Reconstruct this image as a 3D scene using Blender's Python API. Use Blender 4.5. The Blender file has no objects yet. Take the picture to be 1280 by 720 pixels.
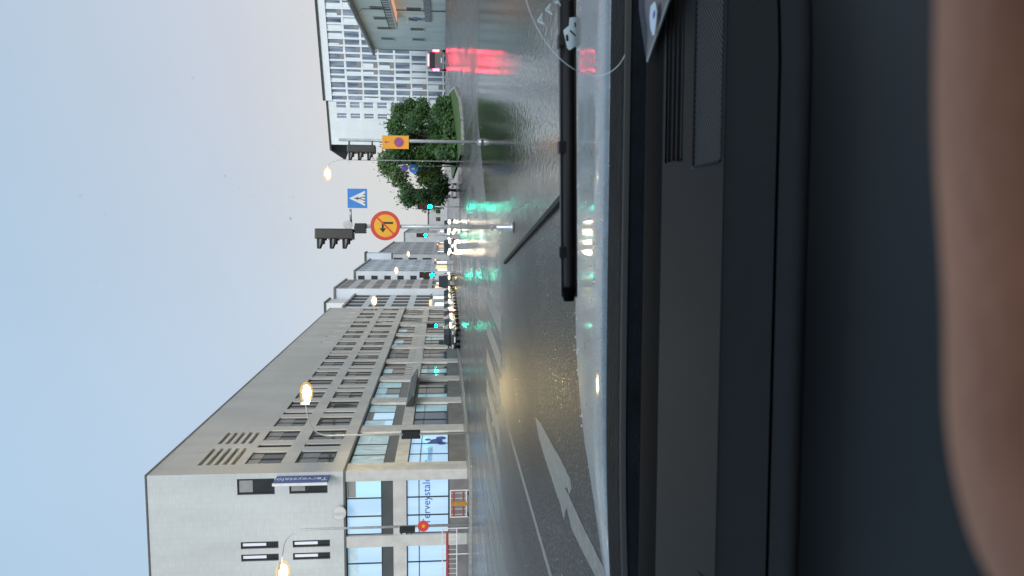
import bpy, bmesh, math, random
from mathutils import Vector, Matrix, noise
random.seed(7)
S = bpy.context.scene
COL = S.collection
R = math.radians

# ------------------------------------------------------------------ camera
FPX, EYE, HOR = 930.0, 1.45, 85.0                       # focal length in px of a 1280 px wide frame, eye height, horizon offset
pitch = math.atan(HOR / FPX)
yaw = math.atan(104 / FPX * math.cos(pitch))
Fv = Vector((-math.sin(yaw) * math.cos(pitch), math.cos(yaw) * math.cos(pitch), -math.sin(pitch)))
Rv = Vector((math.cos(yaw), math.sin(yaw), 0))
Uv = Rv.cross(Fv)
EYEP = Vector((0, 0, EYE))
cd = bpy.data.cameras.new('camera'); cam = bpy.data.objects.new('camera', cd); COL.objects.link(cam)
m3 = Matrix((-Uv, Rv, -Fv)).transposed()                # the phone is held turned a quarter: world up points to the picture's left
cam.matrix_world = Matrix.Translation(EYEP) @ m3.to_4x4()
cd.sensor_width = 36; cd.lens = 36 * FPX / 1280
cd.clip_start = 0.01; cd.clip_end = 3000
cd.dof.use_dof = True; cd.dof.focus_distance = 22; cd.dof.aperture_fstop = 12
S.camera = cam

# ------------------------------------------------------------------ world, sun, exposure
SUN = Vector((0.24, -0.85, 0.50)).normalized()         # towards the sun, behind thin cloud at the camera's back
w = bpy.data.worlds.new('World'); S.world = w; w.use_nodes = True
nt = w.node_tree; nt.nodes.clear()
def N(t, **k):
    n = nt.nodes.new(t)
    for a, b in k.items(): setattr(n, a, b)
    return n
L = nt.links.new
out = N('ShaderNodeOutputWorld'); bg = N('ShaderNodeBackground'); bg.inputs['Strength'].default_value = 0.1
sky = N('ShaderNodeTexSky', sky_type='NISHITA', sun_disc=False)
sky.sun_elevation = math.asin(SUN.z); sky.sun_rotation = math.atan2(SUN.x, SUN.y) % (2 * math.pi)
sky.air_density = 1.0; sky.dust_density = 3.0
tc = N('ShaderNodeTexCoord'); sep = N('ShaderNodeSeparateXYZ'); L(tc.outputs['Generated'], sep.inputs[0])
ramp = N('ShaderNodeValToRGB'); L(sep.outputs['Z'], ramp.inputs[0])
cr = ramp.color_ramp
cr.elements[0].position = 0.0; cr.elements[0].color = (0.79, 0.755, 0.71, 1)
cr.elements[1].position = 1.0; cr.elements[1].color = (0.78, 0.93, 1.05, 1)
for p, c in ((0.14, (0.73, 0.72, 0.72, 1)), (0.28, (0.61, 0.655, 0.74, 1)), (0.50, (0.48, 0.615, 0.76, 1)), (0.68, (0.56, 0.74, 0.88, 1))):
    e = cr.elements.new(p); e.color = c
# bluer towards the left of the street, greyer towards the right, with a faint unevenness of cloud
dot = N('ShaderNodeVectorMath', operation='DOT_PRODUCT'); L(tc.outputs['Generated'], dot.inputs[0]); dot.inputs[1].default_value = (-1, 0.1, 0.25)
mr = N('ShaderNodeMapRange'); L(dot.outputs['Value'], mr.inputs[0])
mr.inputs[1].default_value = 0.02; mr.inputs[2].default_value = 0.62; mr.inputs[3].default_value = 0; mr.inputs[4].default_value = 0.75
mixb = N('ShaderNodeMix', data_type='RGBA'); L(mr.outputs[0], mixb.inputs[0]); L(ramp.outputs[0], mixb.inputs[6]); mixb.inputs[7].default_value = (0.44, 0.64, 0.83, 1)
nz = N('ShaderNodeTexNoise'); nz.inputs['Scale'].default_value = 2.2; nz.inputs['Detail'].default_value = 3; L(tc.outputs['Generated'], nz.inputs['Vector'])
mr2 = N('ShaderNodeMapRange'); L(nz.outputs[0], mr2.inputs[0]); mr2.inputs[1].default_value = 0.3; mr2.inputs[2].default_value = 0.7; mr2.inputs[3].default_value = 10.1; mr2.inputs[4].default_value = 10.9
sc = N('ShaderNodeVectorMath', operation='SCALE'); L(mixb.outputs[2], sc.inputs[0]); L(mr2.outputs[0], sc.inputs['Scale'])
mixs = N('ShaderNodeMix', data_type='RGBA'); mixs.inputs[0].default_value = 0.88; L(sky.outputs[0], mixs.inputs[6]); L(sc.outputs[0], mixs.inputs[7])
L(mixs.outputs[2], bg.inputs[0]); L(bg.outputs[0], out.inputs[0])
sl = bpy.data.lights.new('sun', 'SUN'); sun = bpy.data.objects.new('sun', sl); COL.objects.link(sun)
sl.energy = 2.0; sl.angle = R(25); sl.color = (1.0, 0.99, 0.97)
sun.rotation_euler = (-SUN).to_track_quat('-Z', 'Y').to_euler(); sun.location = (0, 0, 60)
S.view_settings.view_transform = 'Standard'; S.view_settings.look = 'None'
S.view_settings.exposure = 0.0; S.view_settings.gamma = 1.0
S.cycles.max_bounces = 8; S.cycles.transparent_max_bounces = 16
S.cycles.sample_clamp_indirect = 12; S.cycles.sample_clamp_direct = 0

# ------------------------------------------------------------------ pixels of the photograph to points of the place
def ray(px, py): return Fv + Uv * ((640 - px) / FPX) + Rv * ((360 - py) / FPX)
def gz(x, y):                                            # the crossing street climbs gently to the right
    a = min(1, max(0, (x - 3) / 12)); b = min(1, max(0, (y - 36) / 42))
    a = a * a * (3 - 2 * a); b = b * b * (3 - 2 * b)
    return 1.25 * a * b
def onZ(px, py, z=0.0):
    r = ray(px, py); return EYEP + r * ((z - EYE) / r.z)
def onY(px, py, y): r = ray(px, py); return EYEP + r * (y / r.y)

# ------------------------------------------------------------------ materials
MATS = {}
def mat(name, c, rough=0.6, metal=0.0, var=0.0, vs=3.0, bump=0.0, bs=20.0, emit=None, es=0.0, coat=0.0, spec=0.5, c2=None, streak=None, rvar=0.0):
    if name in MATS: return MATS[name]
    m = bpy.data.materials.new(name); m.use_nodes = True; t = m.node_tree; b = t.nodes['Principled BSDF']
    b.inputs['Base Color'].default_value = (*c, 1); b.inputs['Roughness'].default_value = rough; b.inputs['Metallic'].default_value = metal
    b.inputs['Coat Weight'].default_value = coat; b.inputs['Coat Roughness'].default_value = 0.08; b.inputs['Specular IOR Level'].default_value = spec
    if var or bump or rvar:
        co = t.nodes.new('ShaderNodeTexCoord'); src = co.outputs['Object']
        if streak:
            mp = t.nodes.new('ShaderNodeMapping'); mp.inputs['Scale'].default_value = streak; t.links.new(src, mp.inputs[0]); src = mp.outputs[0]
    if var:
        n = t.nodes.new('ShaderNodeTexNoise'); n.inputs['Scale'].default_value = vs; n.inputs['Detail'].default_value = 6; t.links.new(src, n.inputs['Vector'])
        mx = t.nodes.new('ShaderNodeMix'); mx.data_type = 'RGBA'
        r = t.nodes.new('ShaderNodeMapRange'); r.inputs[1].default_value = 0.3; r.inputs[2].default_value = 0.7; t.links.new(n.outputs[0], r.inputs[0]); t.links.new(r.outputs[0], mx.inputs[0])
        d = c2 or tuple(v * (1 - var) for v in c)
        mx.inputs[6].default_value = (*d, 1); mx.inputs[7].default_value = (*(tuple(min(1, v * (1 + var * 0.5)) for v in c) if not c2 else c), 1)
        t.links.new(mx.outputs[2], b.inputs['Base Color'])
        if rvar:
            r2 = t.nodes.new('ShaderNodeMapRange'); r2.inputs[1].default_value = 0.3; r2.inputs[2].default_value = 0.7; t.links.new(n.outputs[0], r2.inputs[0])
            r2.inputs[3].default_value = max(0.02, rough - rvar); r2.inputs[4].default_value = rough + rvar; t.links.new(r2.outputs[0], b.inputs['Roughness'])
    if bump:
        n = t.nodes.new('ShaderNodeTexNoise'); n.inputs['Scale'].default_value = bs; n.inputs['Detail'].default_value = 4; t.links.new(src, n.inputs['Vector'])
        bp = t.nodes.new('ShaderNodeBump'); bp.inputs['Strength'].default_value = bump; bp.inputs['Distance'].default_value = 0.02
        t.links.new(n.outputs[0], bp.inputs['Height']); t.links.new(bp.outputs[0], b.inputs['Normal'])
    if emit:
        b.inputs['Emission Color'].default_value = (*emit, 1); b.inputs['Emission Strength'].default_value = es
    MATS[name] = m; return m

def tiled(name, c, sx, sz, mortar, rough=0.8, axis='xz', var=0.12, ms=0.012):    # fine clay or concrete tile joints on a large wall
    m = mat(name, c, rough, var=var, vs=0.5, bump=0.2, bs=6, streak=(1, 1, 0.22))
    t = m.node_tree; b = t.nodes['Principled BSDF']
    co = t.nodes.new('ShaderNodeTexCoord'); sp = t.nodes.new('ShaderNodeSeparateXYZ'); cb = t.nodes.new('ShaderNodeCombineXYZ'); t.links.new(co.outputs['Object'], sp.inputs[0])
    t.links.new(sp.outputs[0 if axis[0] == 'x' else 1], cb.inputs[0]); t.links.new(sp.outputs[2], cb.inputs[1])
    bk = t.nodes.new('ShaderNodeTexBrick'); bk.inputs['Scale'].default_value = 1; bk.inputs['Brick Width'].default_value = sx; bk.inputs['Row Height'].default_value = sz
    bk.inputs['Mortar Size'].default_value = ms; bk.inputs['Mortar Smooth'].default_value = 0.3; bk.offset = 0
    bk.inputs['Color1'].default_value = (1, 1, 1, 1); bk.inputs['Color2'].default_value = (0.94, 0.94, 0.94, 1); bk.inputs['Mortar'].default_value = (mortar, mortar, mortar, 1)
    t.links.new(cb.outputs[0], bk.inputs['Vector'])
    old = b.inputs['Base Color'].links[0].from_socket
    mu = t.nodes.new('ShaderNodeMix'); mu.data_type = 'RGBA'; mu.blend_type = 'MULTIPLY'; mu.inputs[0].default_value = 1
    t.links.new(old, mu.inputs[6]); t.links.new(bk.outputs[0], mu.inputs[7]); t.links.new(mu.outputs[2], b.inputs['Base Color'])
    return m

CONC_A = tiled('street facade concrete', (0.58, 0.575, 0.55), 3.72, 1.35, 0.88, axis='yz', ms=0.02)
CONC_B = tiled('end facade tile', (0.585, 0.62, 0.62), 0.34, 0.17, 0.90, axis='xz', ms=0.014)
PILL = mat('pale concrete', (0.56, 0.56, 0.535), 0.7, var=0.15, vs=1.5, bump=0.2, bs=8)
PLINTH = mat('plinth stone', (0.20, 0.19, 0.19), 0.55, var=0.25, vs=1.2, bump=0.2, bs=10)
DARKF = mat('dark window frame', (0.025, 0.03, 0.035), 0.4)
GLASSD = mat('dark glass', (0.02, 0.028, 0.03), 0.06, var=0.5, vs=0.8)
GLASSB = mat('blue dark glass', (0.03, 0.07, 0.14), 0.07, var=0.6, vs=0.9)
GLASST = mat('teal dark glass', (0.05, 0.11, 0.12), 0.08, var=0.6, vs=0.9)
SPAN = mat('dark spandrel', (0.075, 0.085, 0.085), 0.35, var=0.2, vs=1)
BLIND = mat('grey window blind', (0.30, 0.31, 0.30), 0.6, var=0.15, vs=2)
BLINDL = mat('pale window blind', (0.72, 0.74, 0.80), 0.5, emit=(0.7, 0.75, 0.95), es=0.12)
PALEB = mat('pale roller blind', (0.5, 0.6, 0.66), 0.6, var=0.2, vs=3, emit=(0.25, 0.5, 0.6), es=0.35)
def litmat(name, a, b, s, vs=0.6):
    m = bpy.data.materials.new(name); m.use_nodes = True; t = m.node_tree; p = t.nodes['Principled BSDF']
    p.inputs['Base Color'].default_value = (0.3, 0.35, 0.4, 1); p.inputs['Roughness'].default_value = 0.15
    co = t.nodes.new('ShaderNodeTexCoord'); n = t.nodes.new('ShaderNodeTexNoise'); n.inputs['Scale'].default_value = vs; n.inputs['Detail'].default_value = 4
    mp = t.nodes.new('ShaderNodeMapping'); mp.inputs['Scale'].default_value = (3, 3, 0.5); t.links.new(co.outputs['Object'], mp.inputs[0]); t.links.new(mp.outputs[0], n.inputs['Vector'])
    r = t.nodes.new('ShaderNodeMapRange'); r.inputs[1].default_value = 0.35; r.inputs[2].default_value = 0.65; t.links.new(n.outputs[0], r.inputs[0])
    mx = t.nodes.new('ShaderNodeMix'); mx.data_type = 'RGBA'; mx.inputs[6].default_value = (*a, 1); mx.inputs[7].default_value = (*b, 1); t.links.new(r.outputs[0], mx.inputs[0])
    t.links.new(mx.outputs[2], p.inputs['Emission Color']); p.inputs['Emission Strength'].default_value = s
    return m
LIT = litmat('lit shop window', (0.27, 0.50, 0.76), (0.36, 0.60, 0.84), 0.82)
LITC = litmat('lit window with cyan blind', (0.26, 0.60, 0.74), (0.33, 0.68, 0.80), 0.9)
LITT = litmat('half lit teal window', (0.07, 0.20, 0.24), (0.10, 0.30, 0.34), 0.8)
LITCURT = litmat('lit window behind curtains', (0.05, 0.11, 0.12), (0.25, 0.42, 0.45), 0.75, 2.2)
METAL = mat('galvanised steel', (0.45, 0.47, 0.48), 0.35, 0.8, var=0.2, vs=6)
POLEM = mat('pale grey pole', (0.50, 0.54, 0.55), 0.4, 0.3, var=0.15, vs=8)
BLACKM = mat('black signal housing', (0.012, 0.014, 0.016), 0.35, var=0.2, vs=9)
RUB = mat('black rubber', (0.012, 0.013, 0.016), 0.45)
WHITEP = mat('white paint', (0.75, 0.77, 0.78), 0.5, var=0.1, vs=3)
REDP = mat('red paint', (0.62, 0.05, 0.035), 0.45, var=0.1, vs=6)
SIGNY = mat('sign yellow', (0.85, 0.42, 0.02), 0.4, var=0.08, vs=9)
SIGNO = mat('sign amber', (0.80, 0.36, 0.02), 0.4, var=0.08, vs=9)
SIGNB = mat('sign blue', (0.03, 0.22, 0.62), 0.4, var=0.08, vs=9)
SIGNK = mat('sign black', (0.015, 0.015, 0.015), 0.5)
SIGNP = mat('sign purple blue', (0.12, 0.08, 0.38), 0.4)
NAVY = mat('blade sign blue', (0.035, 0.10, 0.33), 0.4)
TEXTB = mat('lettering blue', (0.05, 0.13, 0.42), 0.5)
def emis(name, c, s): return mat(name, (0.02, 0.02, 0.02), 0.3, emit=c, es=s)
E_LAMP = emis('street lamp light', (1.0, 0.74, 0.32), 650)
E_LAMPW = emis('white lamp light', (1.0, 0.90, 0.66), 30)
E_GREEN = emis('green signal light', (0.0, 1.0, 0.62), 90)
E_RED = emis('red tail light', (1.0, 0.03, 0.07), 38)
E_HEAD = emis('headlamp light', (1.0, 0.80, 0.50), 550)
E_WARM = emis('warm shop light', (0.85, 0.42, 0.26), 0.75)
E_SHOP = emis('amber shop light', (1.0, 0.6, 0.3), 1.5)
E_COOL = emis('cool shop light', (0.7, 0.85, 1.0), 1.6)

# ------------------------------------------------------------------ mesh helpers
class MB:
    def __init__(s): s.v = []; s.f = []
    def box(s, x0, x1, y0, y1, z0, z1):
        i = len(s.v); s.v += [(x0,y0,z0),(x1,y0,z0),(x1,y1,z0),(x0,y1,z0),(x0,y0,z1),(x1,y0,z1),(x1,y1,z1),(x0,y1,z1)]
        s.f += [tuple(i + k for k in q) for q in ((0,3,2,1),(4,5,6,7),(0,1,5,4),(1,2,6,5),(2,3,7,6),(3,0,4,7))]; return s
    def poly(s, pts): i = len(s.v); s.v += [tuple(p) for p in pts]; s.f.append(tuple(range(i, i + len(pts)))); return s
    def prism(s, pts, d):                                 # a closed outline swept along the vector d
        i = len(s.v); n = len(pts); d = Vector(d); s.v += [tuple(p) for p in pts] + [tuple(Vector(p) + d) for p in pts]
        s.f.append(tuple(i + k for k in range(n))); s.f.append(tuple(i + n + k for k in reversed(range(n))))
        s.f += [(i + k, i + n + k, i + n + (k + 1) % n, i + (k + 1) % n) for k in range(n)]; return s
    def tube(s, pts, r, n=8, cap=True):
        pts = [Vector(p) for p in pts]; rs = r if isinstance(r, (list, tuple)) else [r] * len(pts); i = len(s.v)
        ref = None
        for k, p in enumerate(pts):
            t = (pts[min(k + 1, len(pts) - 1)] - pts[max(k - 1, 0)]).normalized()
            if ref is None: ref = Vector((1, 0, 0)) if abs(t.x) < 0.8 else Vector((0, 1, 0))
            a = (ref - t * ref.dot(t)).normalized(); ref = a; b = t.cross(a)
            for j in range(n):
                an = 2 * math.pi * j / n; s.v.append(tuple(p + a * math.cos(an) * rs[k] + b * math.sin(an) * rs[k]))
        for k in range(len(pts) - 1):
            for j in range(n):
                q = (j + 1) % n; s.f.append((i + k*n + j, i + k*n + q, i + (k+1)*n + q, i + (k+1)*n + j))
        if cap: s.f.append(tuple(i + j for j in reversed(range(n)))); s.f.append(tuple(i + (len(pts)-1)*n + j for j in range(n)))
        return s
    def disc(s, c, ax, r, th, n=24, sx=1.0):               # a coin: centre, axis it faces along, radius, thickness
        ax = Vector(ax).normalized(); u = ax.cross(Vector((0, 0, 1)))
        if u.length < 0.1: u = Vector((1, 0, 0))
        u.normalize(); w_ = u.cross(ax); c = Vector(c)
        s.prism([c + u * math.cos(2*math.pi*k/n) * r * sx + w_ * math.sin(2*math.pi*k/n) * r for k in range(n)], ax * th); return s
    def ring(s, c, ax, r0, r1, th, n=28):
        ax = Vector(ax).normalized(); u = ax.cross(Vector((0, 0, 1))).normalized(); w_ = u.cross(ax); c = Vector(c); i = len(s.v)
        for k in range(n):
            d = u * math.cos(2*math.pi*k/n) + w_ * math.sin(2*math.pi*k/n)
            s.v += [tuple(c + d*r0), tuple(c + d*r1), tuple(c + d*r1 + ax*th), tuple(c + d*r0 + ax*th)]
        for k in range(n):
            a = i + 4*k; b = i + 4*((k+1) % n)
            s.f += [(a,b,b+1,a+1),(a+1,b+1,b+2,a+2),(a+2,b+2,b+3,a+3),(a+3,b+3,b,a)]
        return s
    def build(s, name, m, parent=None, smooth=False, off=None, bevel=0):
        me = bpy.data.meshes.new(name)
        if off is not None: o_ = Vector(off); vs = [tuple(Vector(v) - o_) for v in s.v]
        else: vs = s.v
        me.from_pydata(vs, [], s.f); me.validate(); me.materials.append(m)
        bm = bmesh.new(); bm.from_mesh(me); bmesh.ops.recalc_face_normals(bm, faces=bm.faces)
        if bevel: bmesh.ops.bevel(bm, geom=bm.edges[:] , offset=bevel, segments=2, affect='EDGES', profile=0.6, clamp_overlap=True)
        bm.to_mesh(me); bm.free()
        if smooth: me.shade_smooth()
        o = bpy.data.objects.new(name, me); COL.objects.link(o)
        if parent: o.parent = parent
        return o
def tag(o, label=None, cat=None, group=None, kind=None):
    if label: o['label'] = label
    if cat: o['category'] = cat
    if group: o['group'] = group
    if kind: o['kind'] = kind
    return o
def empty(name, loc, rz=0, label=None, cat=None, group=None):
    o = bpy.data.objects.new(name, None); COL.objects.link(o); o.location = loc; o.rotation_euler = (0, 0, rz); o.empty_display_size = 0.2
    return tag(o, label, cat, group)
KIDS = {}
def children(o): return [c for c in COL.objects if c.parent == o]
def copy_tree(o, parent=None):
    c = o.copy(); COL.objects.link(c); c.parent = parent
    for ch in children(o): copy_tree(ch, c)
    return c
def textmesh(name, s, size, m, parent, mtx, ext=0.004, align='CENTER'):
    cu = bpy.data.curves.new(name, 'FONT'); cu.body = s; cu.size = size; cu.extrude = ext; cu.align_x = align; cu.align_y = 'CENTER'; cu.resolution_u = 3
    t = bpy.data.objects.new(name, cu); COL.objects.link(t); bpy.context.view_layer.update()
    me = bpy.data.meshes.new_from_object(t.evaluated_get(bpy.context.evaluated_depsgraph_get()))
    bpy.data.objects.remove(t); bpy.data.curves.remove(cu)
    me.name = name; me.transform(mtx); me.materials.clear(); me.materials.append(m)
    o = bpy.data.objects.new(name, me); COL.objects.link(o); o.parent = parent; return o
def frame(xa, ya, loc):                                   # matrix taking text x, y to the given world axes
    xa = Vector(xa).normalized(); ya = Vector(ya).normalized(); za = xa.cross(ya)
    m = Matrix((xa, ya, za)).transposed().to_4x4(); m.translation = Vector(loc); return m
def wall_holes(org, u, length, z0, z1, holes, depth, nrm):
    """Front skin of a wall from org along u, with real openings (a0,a1,b0,b1) and their reveals going back by depth."""
    u = Vector(u); n = Vector(nrm); org = Vector(org); b = MB()
    xs = sorted({0, length} | {h[0] for h in holes} | {h[1] for h in holes}); zs = sorted({z0, z1} | {h[2] for h in holes} | {h[3] for h in holes})
    P = lambda a, z, d=0: tuple(org + u * a - n * d + Vector((0, 0, z)))
    for i in range(len(xs) - 1):
        for j in range(len(zs) - 1):
            cx, cz = (xs[i] + xs[i+1]) / 2, (zs[j] + zs[j+1]) / 2
            if any(h[0] < cx < h[1] and h[2] < cz < h[3] for h in holes): continue
            b.poly([P(xs[i], zs[j]), P(xs[i+1], zs[j]), P(xs[i+1], zs[j+1]), P(xs[i], zs[j+1])])
    for a0, a1, b0, b1 in holes:
        for (p, q) in (((a0,b0),(a1,b0)), ((a1,b0),(a1,b1)), ((a1,b1),(a0,b1)), ((a0,b1),(a0,b0))):
            b.poly([P(*p), P(*q), P(*q, depth), P(*p, depth)])
    return b

# ------------------------------------------------------------------ ground
def grid_sheet(name, xs, ys, m, lift=0.0, inside=None):
    b = MB(); idx = {}
    for i, x in enumerate(xs):
        for j, y in enumerate(ys): idx[i, j] = len(b.v); b.v.append((x, y, gz(x, y) + lift))
    for i in range(len(xs) - 1):
        for j in range(len(ys) - 1):
            if inside and not inside((xs[i] + xs[i+1]) / 2, (ys[j] + ys[j+1]) / 2): continue
            b.f.append((idx[i, j], idx[i+1, j], idx[i+1, j+1], idx[i, j+1]))
    return b.build(name, m, smooth=True)
def steps(a, b, d): n = max(1, round((b - a) / d)); return [a + (b - a) * k / n for k in range(n + 1)]

def road_material():
    m = bpy.data.materials.new('wet asphalt'); m.use_nodes = True; t = m.node_tree; b = t.nodes['Principled BSDF']; nn = t.nodes.new; ln = t.links.new
    co = nn('ShaderNodeTexCoord'); P = co.outputs['Object']
    def noi(scale, det, mp=None):
        n = nn('ShaderNodeTexNoise'); n.inputs['Scale'].default_value = scale; n.inputs['Detail'].default_value = det
        if mp: q = nn('ShaderNodeMapping'); q.inputs['Scale'].default_value = mp; ln(P, q.inputs[0]); ln(q.outputs[0], n.inputs['Vector'])
        else: ln(P, n.inputs['Vector'])
        return n.outputs[0]
    def mrg(s, a, c, d, e, smooth=False):
        r = nn('ShaderNodeMapRange'); r.inputs[1].default_value = a; r.inputs[2].default_value = c; r.inputs[3].default_value = d; r.inputs[4].default_value = e
        if smooth: r.interpolation_type = 'SMOOTHSTEP'
        ln(s, r.inputs[0]); return r.outputs[0]
    def mth(op, a, c):
        q = nn('ShaderNodeMath'); q.operation = op
        for k, v in enumerate((a, c)):
            if isinstance(v, (int, float)): q.inputs[k].default_value = v
            else: ln(v, q.inputs[k])
        return q.outputs[0]
    agg = noi(75, 2); patch = noi(0.28, 4, (1, 0.45, 1)); fine = noi(3.5, 5, (1.6, 0.5, 1)); rut = noi(1.2, 3, (1.4, 0.05, 1))
    # wetness: 0 damp, 1 water film; the far cross street past the old kerb line is coarser asphalt
    dt = nn('ShaderNodeVectorMath'); dt.operation = 'DOT_PRODUCT'; ln(P, dt.inputs[0]); d = Vector((-21.7, 12.3, 0)).normalized(); dt.inputs[1].default_value = d
    coarse = mrg(dt.outputs['Value'], d.dot(Vector((0.47, 26.75, 0))) - 0.12, d.dot(Vector((0.47, 26.75, 0))) + 0.12, 0, 1)
    wet = mth('ADD', mth('MULTIPLY', patch, 0.65), mth('MULTIPLY', rut, 0.35))
    wet = mrg(wet, 0.34, 0.66, 0, 1, True)
    sp_ = nn('ShaderNodeSeparateXYZ'); ln(P, sp_.inputs[0]); old = mth('MULTIPLY', mrg(sp_.outputs[1], 12.0, 23.0, 1, 0, True), mrg(mth('ADD', sp_.outputs[0], mth('MULTIPLY', fine, 0.8)), 0.0, 1.6, 1, 0, True))   # the approach is older, more open asphalt
    far_ = mth('SUBTRACT', 1.0, coarse); flood = mth('MULTIPLY', mth('MULTIPLY', far_, mrg(sp_.outputs[1], 36, 30, 0, 1, True)), mrg(mth('SUBTRACT', sp_.outputs[0], mth('MULTIPLY', patch, 3.0)), -2.6, -0.4, 0, 1, True))
    wetr = mrg(wet, 0, 1, 0.27, 0.12); wetr = mth('ADD', wetr, mth('MULTIPLY', coarse, 0.0)); glint = mth('MULTIPLY', mrg(noi(1.0, 4, (58, 11, 1)), 0.54, 0.68, 0, 1, True), mrg(noi(0.9, 3, (1, 0.4, 1)), 0.38, 0.62, 0.25, 1, True))   # small polished, water filled hollows drawn out along the wheel tracks
    def mix_(f, a, c): return mth('ADD', mth('MULTIPLY', a, mth('SUBTRACT', 1.0, f)), mth('MULTIPLY', c, f))
    wetr = mix_(old, wetr, mix_(glint, 0.44, 0.10))
    ln(mix_(old, 0.55, mix_(glint, 0.17, 0.55)), b.inputs['Specular IOR Level']); 
    wetr = mth('ADD', wetr, mth('MULTIPLY', fine, 0.05)); ln(mth('ADD', mth('MULTIPLY', wetr, mth('SUBTRACT', 1.0, flood)), mth('MULTIPLY', flood, 0.03)), b.inputs['Roughness'])
    mx = nn('ShaderNodeMix'); mx.data_type = 'RGBA'; ln(mrg(agg, 0.35, 0.65, 0, 1), mx.inputs[0]); mx.inputs[6].default_value = (0.026, 0.030, 0.032, 1); mx.inputs[7].default_value = (0.055, 0.058, 0.058, 1)
    mx2 = nn('ShaderNodeMix'); mx2.data_type = 'RGBA'; mx2.blend_type = 'MULTIPLY'; mx2.inputs[0].default_value = 1; ln(mx.outputs[2], mx2.inputs[6])
    cc = nn('ShaderNodeCombineColor'); v = mth('MULTIPLY', mrg(fine, 0.3, 0.7, 0.6, 1.3), mth('MULTIPLY', mrg(patch, 0.35, 0.65, 0.75, 1.2), mth('SUBTRACT', 1.0, mth('MULTIPLY', old, 0.3))))
    for k in range(3): ln(v, cc.inputs[k])
    ln(cc.outputs[0], mx2.inputs[7]); ln(mx2.outputs[2], b.inputs['Base Color'])
    b.inputs['IOR'].default_value = 1.34
    bp = nn('ShaderNodeBump'); bp.inputs['Distance'].default_value = 0.004; ln(mth('MULTIPLY', mrg(wet, 0, 1, 0.9, 0.40), mth('SUBTRACT', 1.0, mth('MULTIPLY', flood, 0.93))), bp.inputs['Strength']); ln(agg, bp.inputs['Height'])
    bp2 = nn('ShaderNodeBump'); bp2.inputs['Strength'].default_value = 0.17; bp2.inputs['Distance'].default_value = 0.03; ln(noi(9, 2, (1.4, 0.6, 1)), bp2.inputs['Height']); ln(bp.outputs[0], bp2.inputs['Normal'])
    bp3 = nn('ShaderNodeBump'); bp3.inputs['Distance'].default_value = 0.0045; ln(mth('ADD', mth('MULTIPLY', old, 0.85), 0.10), bp3.inputs['Strength']); ln(noi(1.0, 2, (30, 9, 1)), bp3.inputs['Height']); ln(bp2.outputs[0], bp3.inputs['Normal'])
    ln(bp3.outputs[0], b.inputs['Normal'])
    return m
ROAD = road_material()
xs = [-900, -300, -120] + steps(-60, -4, 8) + steps(-2, 20, 1.0) + steps(24, 90, 8) + [200, 900]
ys = [-60, 0] + steps(8, 34, 6.5) + steps(36, 80, 2) + steps(90, 200, 10) + [500, 1500]
road = tag(grid_sheet('road', xs, ys, ROAD), kind='structure')
PAVE = mat('wet pavement concrete', (0.14, 0.14, 0.135), 0.30, var=0.3, vs=0.9, bump=0.35, bs=40, rvar=0.1)
KERB = mat('granite kerb', (0.30, 0.31, 0.30), 0.35, var=0.3, vs=5, bump=0.3, bs=25)
KERBD = mat('dark wet kerb stone', (0.022, 0.026, 0.022), 0.7, spec=0.12, var=0.4, vs=4, bump=0.4, bs=30)
PAINT = mat('worn road paint', (0.21, 0.22, 0.21), 0.45, var=0.5, vs=9, c2=(0.07, 0.08, 0.08), spec=0.3, bump=0.5, bs=90, rvar=0.08)
b = MB(); b.box(-90, -13.4, 37.2, 41.95, -0.1, 0.12); b.box(-15.6, -13.4, 41.95, 190, -0.1, 0.1203)
pv = tag(b.build('pavement', PAVE), kind='structure')
b = MB(); b.box(-90, -13.25, 37.0, 37.2, -0.1, 0.135); b.box(-13.4, -13.25, 37.2, 190, -0.1, 0.135)
tag(b.build('kerb', KERB), kind='structure')
# grass verge on the right of the street, on the slope
def verge(x, y): return x > 3.6 + max(0, 58 - y) * 0.55 and y > 50 + max(0, x - 9) * 1.25 and x < 24 and y < 120
GRASS = mat('wet verge grass', (0.055, 0.12, 0.022), 0.8, var=0.35, vs=1.5, bump=0.9, bs=18)
b = MB()
gp = [(3.9, 57), (4.5, 54.8), (6.0, 54.5), (7.8, 56.5), (9.4, 62), (10.4, 72), (10.4, 118), (3.9, 118)]
bm_ = bmesh.new(); vs_ = [bm_.verts.new((x, y, 0)) for x, y in gp]; bm_.faces.new(vs_)
for v_ in range(8, 14):
    bmesh.ops.bisect_plane(bm_, geom=bm_.verts[:] + bm_.edges[:] + bm_.faces[:], plane_co=(v_ - 3.5, 0, 0), plane_no=(1, 0, 0))
for v_ in range(56, 118, 4):
    bmesh.ops.bisect_plane(bm_, geom=bm_.verts[:] + bm_.edges[:] + bm_.faces[:], plane_co=(0, v_, 0), plane_no=(0, 1, 0))
for v_ in bm_.verts: v_.co.z = gz(v_.co.x, v_.co.y) + 0.14
me = bpy.data.meshes.new('grass_verge'); 
ex = bmesh.ops.extrude_face_region(bm_, geom=bm_.faces[:])
for e_ in ex['geom']:
    if isinstance(e_, bmesh.types.BMVert): e_.co.z += 0.06
bm_.to_mesh(me); bm_.free(); me.materials.append(GRASS); vg = bpy.data.objects.new('grass_verge', me); COL.objects.link(vg); vg['kind'] = 'structure'
b = MB()
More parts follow.
